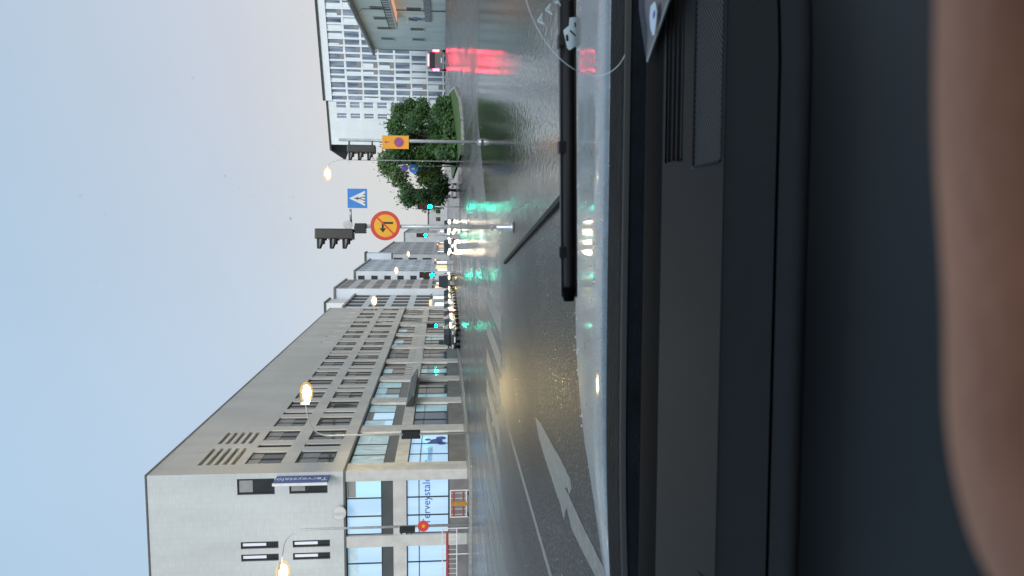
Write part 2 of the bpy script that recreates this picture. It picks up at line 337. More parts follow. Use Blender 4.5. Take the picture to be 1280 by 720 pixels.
for k in range(len(gp)):
    p, q = Vector(gp[k]), Vector(gp[(k + 1) % len(gp)])
    if p.y > 117 or q.y > 117 and p.x > 10: continue
    n = max(1, int((q - p).length / 4)); d = (q - p).normalized(); nn_ = Vector((d.y, -d.x)) * 0.16
    for i in range(n):
        a = p.lerp(q, i / n); c = p.lerp(q, (i + 1) / n)
        b.prism([(a.x, a.y, gz(*a) - .02), (c.x, c.y, gz(*c) - .02), (c.x + nn_.x, c.y + nn_.y, gz(*c) - .02), (a.x + nn_.x, a.y + nn_.y, gz(*a) - .02)], (0, 0, 0.20))
tag(b.build('verge_kerb', KERB), kind='structure')

# road markings: one sheet 4 mm above the road
def flat(b, pts): b.prism([(p[0], p[1], gz(p[0], p[1]) + 0.0005) for p in pts], (0, 0, 0.0035))
def mark(pts, lift=0.005):
    b = MB(); b.poly([(x, y, gz(x, y) + lift) for x, y in pts]); return b
stripe0 = None
for k in range(11):
    x = -3.05 - k * 1.0; c = MB(); flat(c, [(-0.25, 18.6), (0.25, 18.6), (0.25, 24.8), (-0.25, 24.8)])
    if stripe0 is None: stripe0 = c.build('crossing_stripe', PAINT, road); c = stripe0
    else: c = stripe0.copy(); COL.objects.link(c); c.parent = road
    c.location = (x, 0, 0)
b = MB(); flat(b, [(-5.08, 3, .005), (-4.94, 3, .005), (-4.94, 18.0, .005), (-5.08, 18.0, .005)])
for y0, y1 in ((10.0, 13.0), (15.6, 18.4)): flat(b, [(-8.62, y0, .005), (-8.50, y0, .005), (-8.50, y1, .005), (-8.62, y1, .005)])
for y0 in (30, 42, 54, 66, 78, 90, 102, 114): flat(b, [(-4.9, y0, .005), (-4.76, y0, .005), (-4.76, y0 + 3, .005), (-4.9, y0 + 3, .005)])
for k in range(12): flat(b, [(-16 - k * 5.5, 33.6, .005), (-12.6 - k * 5.5, 33.6, .005), (-12.6 - k * 5.5, 33.75, .005), (-16 - k * 5.5, 33.75, .005)])
flat(b, [(-60, 36.3, .005), (-14.2, 36.3, .005), (-14.2, 36.42, .005), (-60, 36.42, .005)])
tag(b.build('lane_lines', PAINT), kind='structure')
ar = [(669, 522), (676, 530), (690, 556), (701, 575), (713, 600), (714, 611), (711, 619), (709, 609), (706, 610), (712, 622), (727, 655), (741, 683), (757, 716), (770, 745), (752, 745),
      (744, 720), (728, 690), (714, 660), (708, 634), (706, 640), (705, 650), (702, 640), (700, 629), (697, 622), (690, 600), (680, 570), (673, 545)]
b = MB(); flat(b, [tuple(onZ(px, py, 0.006)) for px, py in ar])
tag(b.build('arrow_marking', PAINT), kind='structure')
# low traffic island by the signal pole: top and kerb stones
isl = [(-1.30, 17.4), (0.15, 8.9), (0.50, 6.6), (2.2, 5.5), (4.6, 8.5), (3.8, 13), (1.2, 16.6), (-0.9, 18.0)]
b = MB(); b.prism([(x, y, -0.05) for x, y in isl], (0, 0, 0.095)); tag(b.build('traffic_island', ROAD), kind='structure')
b = MB()
for k in range(3):
    p, q = Vector(isl[k]), Vector(isl[(k + 1) % len(isl)]); n = max(1, round((q - p).length / 1.0)); d = (q - p).normalized(); nv = Vector((-d.y, d.x)) * -0.07
    for i in range(n):
        a = p.lerp(q, (i + .006) / n); c = p.lerp(q, (i + 1 - .006) / n)
        b.prism([(a.x, a.y, -0.03), (c.x, c.y, -0.03), (c.x + nv.x, c.y + nv.y, -0.03), (a.x + nv.x, a.y + nv.y, -0.03)], (0, 0, 0.085))
tag(b.build('island_kerb', KERBD), kind='structure')

# ------------------------------------------------------------------ the long concrete building on the left
BX, BY, BLEN, BH, BAY = -15.2, 41.8, 68.4, 18.0, 7.45
bl = empty('office_building', (BX, BY, 0), 0, 'long grey concrete block with lit shop windows and a windowless top band', 'office building')
def bay(k): return 0.75 + k * BAY                        # pillar centres along the street, from the corner
holesA = []; wide = []; slot = []
for k in range(9):
    o0 = bay(k)
    for zz0, zz1 in ((7.98, 10.22), (11.03, 13.1)):
        for a in (0.85, 5.25): holesA.append((o0 + a, o0 + a + 2.15, zz0, zz1)); wide.append((o0 + a, zz0, k))
        holesA.append((o0 + 3.85, o0 + 4.45, zz0, zz1)); slot.append((o0 + 3.85, zz0))
louv = []
for a0, a1 in ((1.5, 4.6), (5.4, 7.9)):
    for j in range(5): holesA.append((a0, a1, 13.62 + j * 0.47, 13.86 + j * 0.47)); louv.append((a0, a1, 13.62 + j * 0.47))
vents = [40.5 + 3.72 * k for k in range(8) if 40.5 + 3.72 * k < 67.5]
for a in vents: holesA.append((a, a + 0.5, 13.75, 15.0))
wall_holes((BX, BY, 0), (0, 1, 0), BLEN, 7.2, BH, holesA, 0.32, (1, 0, 0)).build('street_wall', CONC_A, bl, off=(BX, BY, 0))
holesB = [(0.32, 1.26, 11.03, 13.1), (0.32, 1.26, 8.08, 10.22)]
for zz0, zz1 in ((10.9, 13.0), (8.0, 10.1)):
    for a in (4.05, 4.8): holesB.append((a, a + 0.42, zz0, zz1))
for zz0, zz1 in ((10.9, 13.0), (8.0, 10.1)):
    for a in (9.0, 12.2): holesB.append((a, a + 1.6, zz0, zz1))
wall_holes((BX, BY, 0), (-1, 0, 0), 24, 7.2, BH, holesB, 0.3, (0, -1, 0)).build('end_wall', CONC_B, bl, off=(BX, BY, 0))
b = MB()                                                 # inner dark core behind the openings, roof, parapet cap
b.box(BX - 23.9, BX - 0.33, BY + 0.31, BY + BLEN, 0, 17.7)
b.build('inner_core', SPAN, bl, off=(BX, BY, 0))
b = MB(); b.box(BX - 24, BX + 0.04, BY - 0.04, BY + BLEN + 0.02, BH, BH + 0.09)
b.build('roof_edge', mat('dark roof flashing', (0.10, 0.105, 0.11), 0.4), bl, off=(BX, BY, 0))
b = MB(); b.box(BX - 24, BX - 0.02, BY + BLEN - 0.3, BY + BLEN, 0, BH - 0.01); b.build('far_wall', CONC_A, bl, off=(BX, BY, 0))
# soffit band over the first floor, set slightly proud with a dark joint
b = MB(); b.box(BX - 24, BX + 0.03, BY - 0.03, BY + BLEN, 7.08, 7.2); b.build('soffit_joint', mat('shadow joint sealant', (0.12, 0.12, 0.12), 0.7), bl, off=(BX, BY, 0))
# windows of the street side
def window_set(w_, h_, blind, axis='y', bm=BLIND, bf=0.62):
    """Frame as the window object, pane and blind inside; local origin at the opening's lower corner on the wall skin."""
    f = MB(); t = 0.07; d0, d1 = -0.15, -0.07
    def bx(a0, a1, z0, z1, e0, e1, B):
        if axis == 'y': B.box(e0, e1, a0, a1, z0, z1)
        else: B.box(-a1, -a0, -e1, -e0, z0, z1)
    bx(0, w_, 0, t, d0, d1, f); bx(0, w_, h_ - t, h_, d0, d1, f); bx(0, t, t, h_ - t, d0, d1, f); bx(w_ - t, w_, t, h_ - t, d0, d1, f)
    if w_ > 1.5: bx(w_ * 0.5 - 0.03, w_ * 0.5 + 0.03, t, h_ - t, d0, d1, f)
    fo = f.build('window', DARKF)
    p = MB(); bx(t, w_ - t, t, h_ - t, -0.135, -0.12, p); p.build('pane', GLASSD, fo)
    if blind:
        q = MB(); bx(t + 0.06, w_ - t - 0.05, h_ * (1 - bf), h_ - t - 0.01, -0.118, -0.105, q); q.build('blind', bm, fo)
    return fo
w0 = None
for i, (a, z, k) in enumerate(wide):
    if w0 is None: w0 = window_set(2.15, 2.1 if z > 9 else 2.1, True); c = w0
    else: c = copy_tree(w0)
    c.parent = bl; c.location = (0, a, z + (0.0 if z > 9 else 0.05))
    for ch in children(c):
        if ch.name.startswith('blind'):
            if random.random() < 0.18: bpy.data.objects.remove(ch)
            elif random.random() < 0.5: s_ = random.uniform(0.5, 1.05); ch.scale = (1, 1, s_); ch.location.z = 2.1 * 0.965 * (1 - s_)
s0 = None
for a, z in slot:
    if s0 is None: s0 = window_set(0.6, 2.1, False); c = s0
    else: c = copy_tree(s0)
    c.parent = bl; c.location = (0, a, z + 0.03)
for a0, a1, z in louv:
    MB().box(BX - 0.30, BX - 0.14, BY + a0, BY + a1, z + 0.02, z + 0.07).build('louvre_slat', DARKF, bl, off=(BX, BY, 0))
for (a0, a1, z0, z1), kind in zip(holesB, ('w', 'w', 's', 's', 's', 's', 'w', 'w', 'w', 'w')):
    c = window_set(a1 - a0, z1 - z0, True, 'x', BLINDL if kind == 's' else BLIND, 0.66 if kind == 's' else 0.4)
    c.parent = bl; c.location = (-a0, 0, z0)
# pillars and beams of the two shop floors
def bx_build(name, args, m, parent=bl, bevel=0): return MB().box(*args).build(name, m, parent, off=(BX, BY, 0), bevel=bevel)
for k in range(10):
    y = BY + bay(k) if k else BY + 0.68
    hw = 0.74 if k else 0.66
    bx_build('pillar', (BX - 0.55, BX - 0.01, y - hw, min(y + hw, BY + BLEN - .01), 0.1, 7.08), PILL)
for k, (x0, x1) in enumerate(((0.55, 0.0), )): pass
xb = [0.3, 4.25, 8.2, 12.15, 16.1, 20.05]
for k, x in enumerate(xb[1:]): bx_build('pillar', (BX - x - 0.34, BX - x + 0.34, BY + 0.005, BY + 0.5, 0.1, 7.08), PILL)
bx_build('corner_pillar', (BX - 0.62, BX - 0.552, BY + 0.005, BY + 0.6, 0.1, 7.08), PILL)
bx_build('beam', (BX - 0.50, BX - 0.06, BY + 1.37, BY + BLEN - 0.32, 3.62, 4.38), PILL)
bx_build('beam', (BX - 23.9, BX - 0.62, BY + 0.06, BY + 0.45, 3.62, 4.38), PILL)
bx_build('plinth', (BX - 0.42, BX - 0.10, BY + 1.37, BY + BLEN - 0.32, 0.1, 1.14), PLINTH)
bx_build('plinth', (BX - 23.9, BX - 0.62, BY + 0.10, BY + 0.4, 0.1, 1.14), PLINTH)
# glazing: one panel per light, dark mullions between
def glaze(y0, y1, z0, z1, m, cols, rows=(), side='A', curtain=None, name='shop_window'):
    f = MB(); d0, d1 = 0.22, 0.30; t = 0.035
    def bx(B, a0, a1, c0, c1, e0, e1):
        if side == 'A': B.box(BX - e1, BX - e0, BY + a0, BY + a1, c0, c1)
        else: B.box(BX - a1, BX - a0, BY + e0, BY + e1, c0, c1)
    bx(f, y0, y1, z0, z0 + 0.06, d0 - .02, d1); bx(f, y0, y1, z1 - 0.05, z1, d0 - .02, d1)
    for k in range(cols + 1):
        a = y0 + (y1 - y0) * k / cols; bx(f, max(y0, a - t), min(y1, a + t), z0 + .06, z1 - .05, d0 - .021, d1)
    for r_ in rows: bx(f, y0 + .04, y1 - .04, r_ - 0.025, r_ + 0.025, d0 - .012, d0 + .02)
    fo = f.build(name, DARKF, bl, off=(BX, BY, 0))
    for k in range(cols):
        a0 = y0 + (y1 - y0) * k / cols + t; a1 = y0 + (y1 - y0) * (k + 1) / cols - t
        p = MB(); bx(p, a0 + .002, a1 - .002, z0 + .061, z1 - .051, d0 + .02, d0 + .04)
        mm = m[k % len(m)] if isinstance(m, (list, tuple)) else m; p.build('pane', mm, fo, off=(BX, BY, 0))
        if z0 > 4 and random.random() < 0.55:
            q = MB(); hh = random.uniform(.15, .7) * (z1 - z0); bx(q, a0 + .03, a1 - .03, z1 - .07 - hh, z1 - .07, d0 + .003, d0 + .012)
            q.build('roller_blind', random.choice((BLIND, PALEB, PALEB)), fo, off=(BX, BY, 0))
    return fo
first = [[LITCURT], [LIT, LIT, LITT], [LITT, GLASST], [GLASSD], [GLASSD, SPAN], [GLASSD], [GLASSD], [GLASSD, SPAN], [GLASSD]]
grnd = [[LIT, LIT, LIT], [GLASSB, GLASSB, LITT], [LITT, GLASST, GLASST], [GLASST, LITT, GLASST], [GLASSB, GLASSB, GLASSD], [GLASST, GLASSD, LITT], [GLASSD], [GLASSD], [GLASSD]]
for k in range(9):
    y0 = bay(k) + (0.74 if k else 0.60); y1 = bay(k + 1) - 0.74
    glaze(y0, y1, 5.02, 7.07, first[k], 3, side='A', name='upper_shop_window')
    glaze(y0, y1, 1.15, 3.61, grnd[k], 3, (2.9,), side='A')
    bx_build('spandrel', (BX - 0.30, BX - 0.20, BY + y0, BY + y1, 4.385, 5.015), SPAN)
    if k in (3, 4, 5, 6):                                 # pale slatted railings on the first floor
        for j in range(6):
            yy = BY + y0 + (y1 - y0) * (j + 0.2) / 6; bx_build('railing_panel', (BX - 0.12, BX - 0.08, yy, yy + (y1 - y0) / 6 * 0.62, 4.40, 5.05), PILL)
for k in range(5):
    y0 = xb[k] + (0.33 if k else 0.33); y1 = xb[k + 1] - 0.35
    glaze(y0, y1, 5.02, 7.07, [LITC, LIT, LIT] if k == 0 else LIT, 3, side='B', name='upper_shop_window')
    glaze(y0, y1, 1.15, 3.61, LIT, 3, (2.9,), side='B')
    bx_build('spandrel', (BX - y1, BX - y0, BY + 0.2, BY + 0.3, 4.385, 5.015), SPAN)
# dark canopy over the third and fourth bay
b = MB(); b.prism([(BX - 0.05, BY + 13.8, 4.35), (BX + 0.75, BY + 13.8, 3.85), (BX + 0.75, BY + 13.8, 3.70), (BX - 0.05, BY + 13.8, 3.75)], (0, 9.5, 0)); b.build('canopy', DARKF, bl, off=(BX, BY, 0))
# window lettering and figures
textmesh('window_lettering', 'Terveystalo', 0.62, TEXTB, bl, frame((1, 0, 0), (0, 0, 1), (-1.95, 0.205, 2.45)))
textmesh('window_lettering', 'Terveystalo', 0.60, mat('lettering pale blue', (0.12, 0.25, 0.55), 0.5), bl, frame((0, 1, 0), (0, 0, 1), (-0.205, 3.3, 2.35)))
b = MB()
for cx, cz, r_ in ((5.9, 1.95, 0.42), (6.5, 1.65, 0.34), (5.4, 1.6, 0.30), (6.2, 2.5, 0.2), (5.55, 2.35, 0.17)): b.disc((BX - 0.215, BY + cx, cz), (1, 0, 0), r_, 0.006, 14)
b.build('window_graphic', mat('graphic blue', (0.02, 0.07, 0.40), 0.4), bl, off=(BX, BY, 0))
# blade sign at the corner
bs_ = empty('blade_sign', (-15.42, BY, 7.9), 0, 'tall navy blade sign with white lettering projecting from the building corner', 'sign')
MB().box(-0.07, 0.07, -1.25, -0.12, 0, 2.95).build('sign_panel', NAVY, bs_, bevel=0.01)
MB().box(-0.075, 0.075, -1.31, -1.251, -0.02, 2.97).build('sign_edge', WHITEP, bs_)
for z in (0.7, 2.3): MB().box(-0.03, 0.03, -0.12, 0.0, z, z + 0.06).build('bracket', METAL, bs_)
textmesh('sign_lettering', 'Terveystalo', 0.60, WHITEP, bs_, frame((0, 0, 1), (0, -1, 0), (0.073, -0.66, 1.47)))
# small convex mirror on the end wall
wl = empty('wall_mirror', (-17.5, BY, 7.25), 0, 'white convex mirror on a bracket at the foot of the tiled end wall', 'mirror')
MB().disc((0, -0.45, 0.15), (0.3, -1, -0.1), 0.33, 0.06, 20).build('mirror_face', mat('bright mirror', (0.75, 0.8, 0.85), 0.1, 0.6), wl)
MB().ring((0, -0.44, 0.15), (0.3, -1, -0.1), 0.33, 0.40, 0.07, 20).build('mirror_rim', PILL, wl)
MB().tube([(0, 0, 0), (0, -0.25, 0.1), (0, -0.44, 0.15)], 0.03).build('bracket', METAL, wl)

# ------------------------------------------------------------------ street furniture
VIS = {}
def signal_head(root, loc, face, lit=None, n=3, s=1.0, board=False):
    """Housing with n lenses and visors, facing along the horizontal vector face."""
    f = Vector(face).normalized(); side = Vector((-f.y, f.x, 0)); loc = Vector(loc)
    h = 0.27 * n * s; w_ = 0.155 * s; d = 0.11 * s
    b = MB(); pts = [loc - side*w_ - f*d, loc + side*w_ - f*d, loc + side*w_ + f*d, loc - side*w_ + f*d]
    b.prism(pts, (0, 0, h)); ho = b.build('signal_housing', BLACKM, root, bevel=0.02 * s)
    if board:
        q = MB(); p2 = [loc - side*w_*1.6 - f*d*.3, loc + side*w_*1.6 - f*d*.3, loc + side*w_*1.6 - f*d*.2, loc - side*w_*1.6 - f*d*.2]
        q.prism([p - Vector((0,0,.08)) for p in p2], (0, 0, h + .16)); q.build('back_board', BLACKM, root)
    for k in range(n):
        c = loc + f * d + Vector((0, 0, h - (k + 0.5) * h / n))
        m = E_GREEN if (lit == 'green' and k == n - 1) else mat(('red', 'amber', 'green')[k % 3] + ' signal lens off', ((.10,.01,.01),(.10,.05,.01),(.01,.07,.05))[k % 3], 0.2)
        MB().disc(c + f * 0.005, f, 0.10 * s, 0.02, 16).build('signal_lens', m, ho)
        q = MB(); r_ = 0.115 * s; n_ = 10; i = 0
        for j in range(n_ + 1):
            an = R(-25) + R(230) * j / n_; e = side * math.cos(an) * r_ + Vector((0, 0, math.sin(an) * r_))
            q.v += [tuple(c + e), tuple(c + e * 0.95 + f * (0.20 if 1 < j < n_ - 1 else 0.10) * s)]
        for j in range(n_): q.f.append((2*j, 2*j+1, 2*j+3, 2*j+2))
        q.build('visor', BLACKM, ho)
    return ho
# central pole on the island
P0 = Vector((-0.44, 15.02, 0.06))
cp = empty('signal_pole', P0, 0, 'grey pole on the low island with signals seen from the side and round yellow sign', 'traffic signal')
MB().tube([(0, 0, 0), (0, 0, 3.12)], [0.045, 0.038], 12).build('pole', POLEM, cp, True)
MB().tube([(0, 0, 0.0), (0, 0, 0.05), (0, 0, 0.32), (0, 0, 0.36)], [0.13, 0.075, 0.065, 0.045], 12).build('pole_base', METAL, cp, True)
MB().disc((0, 0, 0.40), (0, 0, 1), 0.07, 0.05, 12).build('collar', METAL, cp)
signal_head(cp, (-0.16, 0.0, 3.17), (-1, -0.12, 0), None, 3, 0.92)
MB().box(-0.14, 0.06, -0.08, 0.08, 2.93, 3.15).build('junction_box', BLACKM, cp, bevel=0.01)
MB().box(-0.12, 0.0, -0.03, 0.03, 3.12, 3.165).build('bracket', BLACKM, cp)
MB().tube([(0.0, 0, 3.22), (0.22, -0.02, 3.23), (0.34, -0.03, 3.23)], 0.022, 8).build('sign_arm', METAL, cp, True)
MB().disc((0.03, -0.05, 3.28), (0, -1, 0), 0.09, 0.05, 12).build('clamp', METAL, cp)
def face_local(root_loc, px, py, y):                     # helper: picture point on the plane y, relative to the pole foot
    p = onY(px, py, y); return Vector((p.x - root_loc[0], 0, p.z - root_loc[2]))
c = face_local(P0, 482, 282, P0.y)
rs = MB().disc((c.x, -0.06, c.z), (0, -1, 0), 0.29, 0.012, 32).build('sign_face', SIGNY, cp)
MB().ring((c.x, -0.061, c.z), (0, -1, 0), 0.225, 0.292, 0.016, 36).build('sign_border', REDP, rs)
b = MB(); y_ = -0.0755                                    # arrow bending left, and the stroke across it
X = lambda a, z: (c.x + a, y_, c.z + z)
b.prism([X(0.035, -0.15), X(0.075, -0.15), X(0.075, 0.03), X(0.035, 0.03)], (0, -0.002, 0))
b.prism([X(0.0751, 0.031), X(0.0751, 0.07), X(-0.05, 0.07), X(-0.05, 0.031)], (0, -0.002, 0))
b.prism([X(-0.05, 0.115), X(-0.05, -0.015), X(-0.135, 0.05)], (0, -0.002, 0))
b.build('arrow_symbol', SIGNK, rs)
b = MB(); d = Vector((1, 0, 1)).normalized() * 0.225; n_ = Vector((-1, 0, 1)).normalized() * 0.014; o_ = Vector((c.x, -0.079, c.z))
b.prism([o_ - d - n_, o_ + d - n_, o_ + d + n_, o_ - d + n_], (0, -0.002, 0)); b.build('red_stroke', REDP, rs)
c = face_local(P0, 447, 248, P0.y)
MB().box(c.x - 0.19, c.x + 0.19, -0.045, -0.03, c.z - 0.19, c.z + 0.19).build('blue_sign_face', SIGNB, cp)
bsf = COL.objects[-1] if False else [o for o in children(cp) if o.name.startswith('blue_sign_face')][0]
b = MB(); b.prism([(c.x - 0.15, -0.0455, c.z - 0.15), (c.x + 0.15, -0.0455, c.z - 0.15), (c.x, -0.0455, c.z + 0.16)], (0, -0.002, 0)); b.build('white_triangle', WHITEP, bsf)
def walker(cx, y, cz, s, m, parent):                     # the walking figure of a crossing sign
    b = MB(); q = lambda pts: b.prism([(cx + a * s, y, cz + z * s) for a, z in pts], (0, -0.002, 0))
    b.disc((cx, y, cz + 0.72 * s), (0, -1, 0), 0.11 * s, 0.002, 12)
    q([(-.10, .58), (.10, .58), (.08, .0), (-.08, .0)]); q([(-.08, .0), (.02, .0), (-.18, -.55), (-.30, -.55)]); q([(-.02, .0), (.08, .0), (.32, -.5), (.20, -.55)])
    q([(-.10, .55), (-.03, .5), (-.26, .12), (-.32, .16)]); q([(.05, .5), (.10, .56), (.32, .2), (.26, .16)])
    return b.build('walking_figure', m, parent)
walker(c.x, -0.0485, c.z - 0.045, 0.12, SIGNK, bsf)
b = MB()
for k in range(4): b.box(c.x - 0.10 + k * 0.055, c.x - 0.075 + k * 0.055, -0.0495, -0.0480, c.z - 0.145, c.z - 0.118)
b.build('stripe_bars', SIGNK, bsf)

# right-hand signal pole
P1 = Vector((2.37, 28.63, 0.0))
rp = empty('signal_pole', P1, 0, 'pale signal pole in front of the trees with an amber panel sign', 'traffic signal')
MB().tube([(0, 0, 0), (0, 0, 5.35)], [0.065, 0.055], 12).build('pole', POLEM, rp, True)
MB().tube([(0, 0, 0), (0, 0, 0.12), (0, 0, 0.2)], [0.16, 0.12, 0.07], 12).build('pole_base', METAL, rp, True)
signal_head(rp, (-0.34, 0, 4.0), (-1, -0.1, 0), None, 3, 1.28)
MB().box(-0.22, 0.0, -0.04, 0.04, 4.1, 4.15).build('bracket', BLACKM, rp); MB().box(-0.22, 0.0, -0.04, 0.04, 4.95, 5.0).build('bracket', BLACKM, rp)
c0 = face_local(P1, 511, 170, P1.y); c1 = face_local(P1, 478, 186, P1.y)
pn = MB().box(min(c0.x, c1.x), max(c0.x, c1.x), -0.09, -0.075, c0.z, c1.z).build('sign_panel', SIGNO, rp)
mx_, mz_ = (c0.x + c1.x) / 2, c0.z + (c1.z - c0.z) * 0.37
MB().disc((mx_, -0.091, mz_), (0, -1, 0), 0.185, 0.004, 24).build('red_disc', REDP, pn)
MB().disc((mx_, -0.0955, mz_), (0, -1, 0), 0.145, 0.003, 24).build('blue_disc', SIGNP, pn)
b = MB(); d = Vector((-1, 0, 1)).normalized() * 0.145; n_ = Vector((1, 0, 1)).normalized() * 0.018; o_ = Vector((mx_, -0.099, mz_))
b.prism([o_ - d - n_, o_ + d - n_, o_ + d + n_, o_ - d + n_], (0, -0.002, 0)); b.build('red_stroke', REDP, pn)
b = MB(); zt = c0.z + (c1.z - c0.z) * 0.82
b.prism([(mx_ - .02, -.0905, zt - .09), (mx_ + .02, -.0905, zt - .09), (mx_ + .02, -.0905, zt + .02), (mx_ + .07, -.0905, zt + .02), (mx_, -.0905, zt + .10), (mx_ - .07, -.0905, zt + .02), (mx_ - .02, -.0905, zt + .02)], (0, -.002, 0))
b.build('arrow_symbol', REDP, pn)

# two small round signs on a thin pole in front of the tree
P2 = Vector((3.75, 74.0, gz(3.75, 74)))
bp_ = empty('round_sign_post', P2, 0, 'thin white post with a purple and a blue round sign before the tree', 'road sign')
MB().tube([(0, 0, 0), (0, 0, 5.9)], 0.075, 8).build('pole', POLEM, bp_, True)
MB().disc((-0.25, -0.1, 5.25), (0, -1, 0), 0.34, 0.03, 20).build('purple_disc', SIGNP, bp_)
MB().disc((-0.28, -0.1, 4.4), (0, -1, 0), 0.44, 0.03, 20).build('blue_disc', mat('bright sign blue', (0.03, 0.25, 0.80), 0.3), bp_)
MB().disc((-0.28, -0.131, 4.4), (0, -1, 0), 0.20, 0.01, 6, 0.5).build('white_symbol', WHITEP, bp_)

GLOW_SHELL = bpy.data.materials.new('amber lamp glow'); GLOW_SHELL.use_nodes = True; t = GLOW_SHELL.node_tree; t.nodes.clear()  # glow round the lamps, put in as a see-through amber shell
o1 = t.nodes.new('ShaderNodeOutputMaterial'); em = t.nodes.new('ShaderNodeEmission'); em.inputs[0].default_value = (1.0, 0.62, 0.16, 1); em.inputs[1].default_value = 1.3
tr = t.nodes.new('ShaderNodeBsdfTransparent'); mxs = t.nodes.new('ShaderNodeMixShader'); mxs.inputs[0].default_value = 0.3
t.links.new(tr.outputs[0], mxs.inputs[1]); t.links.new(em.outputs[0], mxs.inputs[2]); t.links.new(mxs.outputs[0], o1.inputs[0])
def lamp_post(x, y, px, lampx, h, lit=E_LAMP, label='', head=None, sx=1.0):
    g = gz(x, y); o = empty('street_lamp', (x, y, g), 0, label, 'street lamp', 'street lamps along the street')
    dx = lampx - x; b = MB(); pts = [(0, 0, 0), (0, 0, h - 1.3)]
    for k in range(1, 7):
        a = k / 6 * math.pi / 2; pts.append((dx * 0.5 * (1 - math.cos(a)), 0, h - 1.3 + 1.1 * math.sin(a)))
    pts.append((dx * 0.8, 0, h - 0.08))
    b.tube(pts, [0.075 * (0.6 if x > 0 else 1), 0.055 * (0.6 if x > 0 else 1)] + [0.035] * (len(pts) - 2), 10).build('pole', POLEM, o, True)
    s = 1 if dx > 0 else -1
    hd = MB(); hx0, hx1 = sorted((dx * 0.8 - s*0.05, dx + s * 0.35)); hd.box(hx0, hx1, -0.2, 0.2, h - 0.12, h + 0.06); ho = hd.build('lamp_head', METAL, o, bevel=0.04)
    gl = bpy.data.meshes.new('lamp_glass'); bm = bmesh.new(); bmesh.ops.create_uvsphere(bm, u_segments=14, v_segments=8, radius=0.5)
    for v in bm.verts: v.co = Vector(((v.co.x * 0.85 * sx) + dx, v.co.y * 0.55, v.co.z * 0.5 * sx + h - 0.16))
    bm.to_mesh(gl); bm.free(); gl.shade_smooth(); gl.materials.append(lit); go = bpy.data.objects.new('lamp_glass', gl); COL.objects.link(go); go.parent = ho
    if dx > 1 and lit is E_LAMP: MB().box(dx - 0.47, dx - 0.44, -0.9, 0.9, h - 0.42, h + 0.05).build('added_light_shield', BLACKM, ho)  # added plate that keeps this lamp's light off the facade
    bo = go.copy(); bo.data = go.data.copy(); bo.name = 'lamp_glow_shell'; COL.objects.link(bo); bo.data.materials.clear(); bo.data.materials.append(GLOW_SHELL)  # added emissive shell round the lamp glass, standing in for its halo
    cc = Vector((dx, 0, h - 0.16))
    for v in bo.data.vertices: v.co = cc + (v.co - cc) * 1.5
    return o
l1 = lamp_post(-13.3, 42.5, None, -10.75, 9.45, E_LAMP, 'lit street lamp arching over the kerb before the first bays of the grey block')
ho = signal_head(l1, (0.0, 0, 2.9), (0.1, 1, 0), None, 3, 1.15, True)
lamp_post(-13.3, 84, None, -10.8, 9.45, E_LAMPW, 'lit street lamp arching over the kerb at the far end of the grey block')
lamp_post(-13.3, 124, None, -10.9, 9.5, E_LAMPW, 'lit street lamp before the mid-height pale block down the street')
lamp_post(-13.3, 166, None, -10.9, 9.5, E_LAMPW, 'farthest lit street lamp, low before the mansard roofed block')
l2 = lamp_post(-16.9, 38.0, None, -19.2, 9.9, E_LAMPW, 'lit street lamp bending left before the tiled end wall')
l2.location.z = 0.12
signal_head(l2, (-0.12, -0.1, 2.85), (-0.8, 0.5, 0), None, 3, 1.0)
rs2 = MB().disc((0.05, -0.12, 2.42), (0.1, -1, 0), 0.30, 0.02, 24).build('sign_face', SIGNO, l2)
MB().ring((0.05, -0.121, 2.42), (0.1, -1, 0), 0.09, 0.29, 0.03, 24).build('sign_border', REDP, rs2)
l3 = lamp_post(3.2, 56, None, 2.15, 10.1, E_LAMPW, 'bright white street lamp high over the street left of the signal pole', sx=0.85)
for o in (l3,): o['group'] = 'street lamps along the street'

def green_signal(x, y, z, label):
    o = empty('traffic_light', (x, y, gz(x, y)), 0, label, 'traffic light', 'traffic lights showing green')
    MB().tube([(0, 0, 0), (0, 0, z + 0.9)], 0.05, 8).build('pole', POLEM, o, True)
    signal_head(o, (0.0, -0.16, z), (0, -1, 0), 'green', 3, 1.5); return o
green_signal(-0.15, 60, 2.35, 'traffic light showing green just left of the trees')
green_signal(-5.6, 60, 2.2, 'traffic light showing green over the middle of the street')
green_signal(-12.95, 80, 2.1, 'traffic light showing green before the far bays of the grey block')
green_signal(-3.4, 84, 3.3, 'small far traffic light showing green between the headlamps')

# barriers by the corner
br = empty('barrier', (-16.1, 38.9, 0.12), 0, 'white works barrier with an amber panel by the building corner', 'barrier')
b = MB()
for z in (0.12, 0.98): b.tube([(-0.75, 0, z), (0.75, 0, z)], 0.03, 6)
for x in (-0.75, 0.75): b.tube([(x, 0, 0), (x, 0, 1.0)], 0.03, 6)
b.build('barrier_frame', WHITEP, br)
for k in range(5): MB().tube([(-0.60 + k * 0.30, 0, 0.13), (-0.60 + k * 0.30, 0, 0.97)], 0.014, 6).build('bar', WHITEP, br)
MB().box(-0.10, 0.10, -0.05, -0.03, 0.05, 0.95).build('amber_panel', mat('dull amber board', (0.45, 0.22, 0.02), 0.6, var=0.3, vs=8), br)
for x0, x1 in ((-0.7, -0.14), (0.14, 0.7)):
    MB().box(x0, x1, -0.045, -0.03, 0.74, 0.86).build('red_board', mat('faded red board', (0.35, 0.06, 0.05), 0.6, var=0.4, vs=3), br); MB().box(x0, x1, -0.045, -0.03, 0.24, 0.33).build('red_board', mat('faded red board', (0.35, 0.06, 0.05), 0.6, var=0.4, vs=3), br)
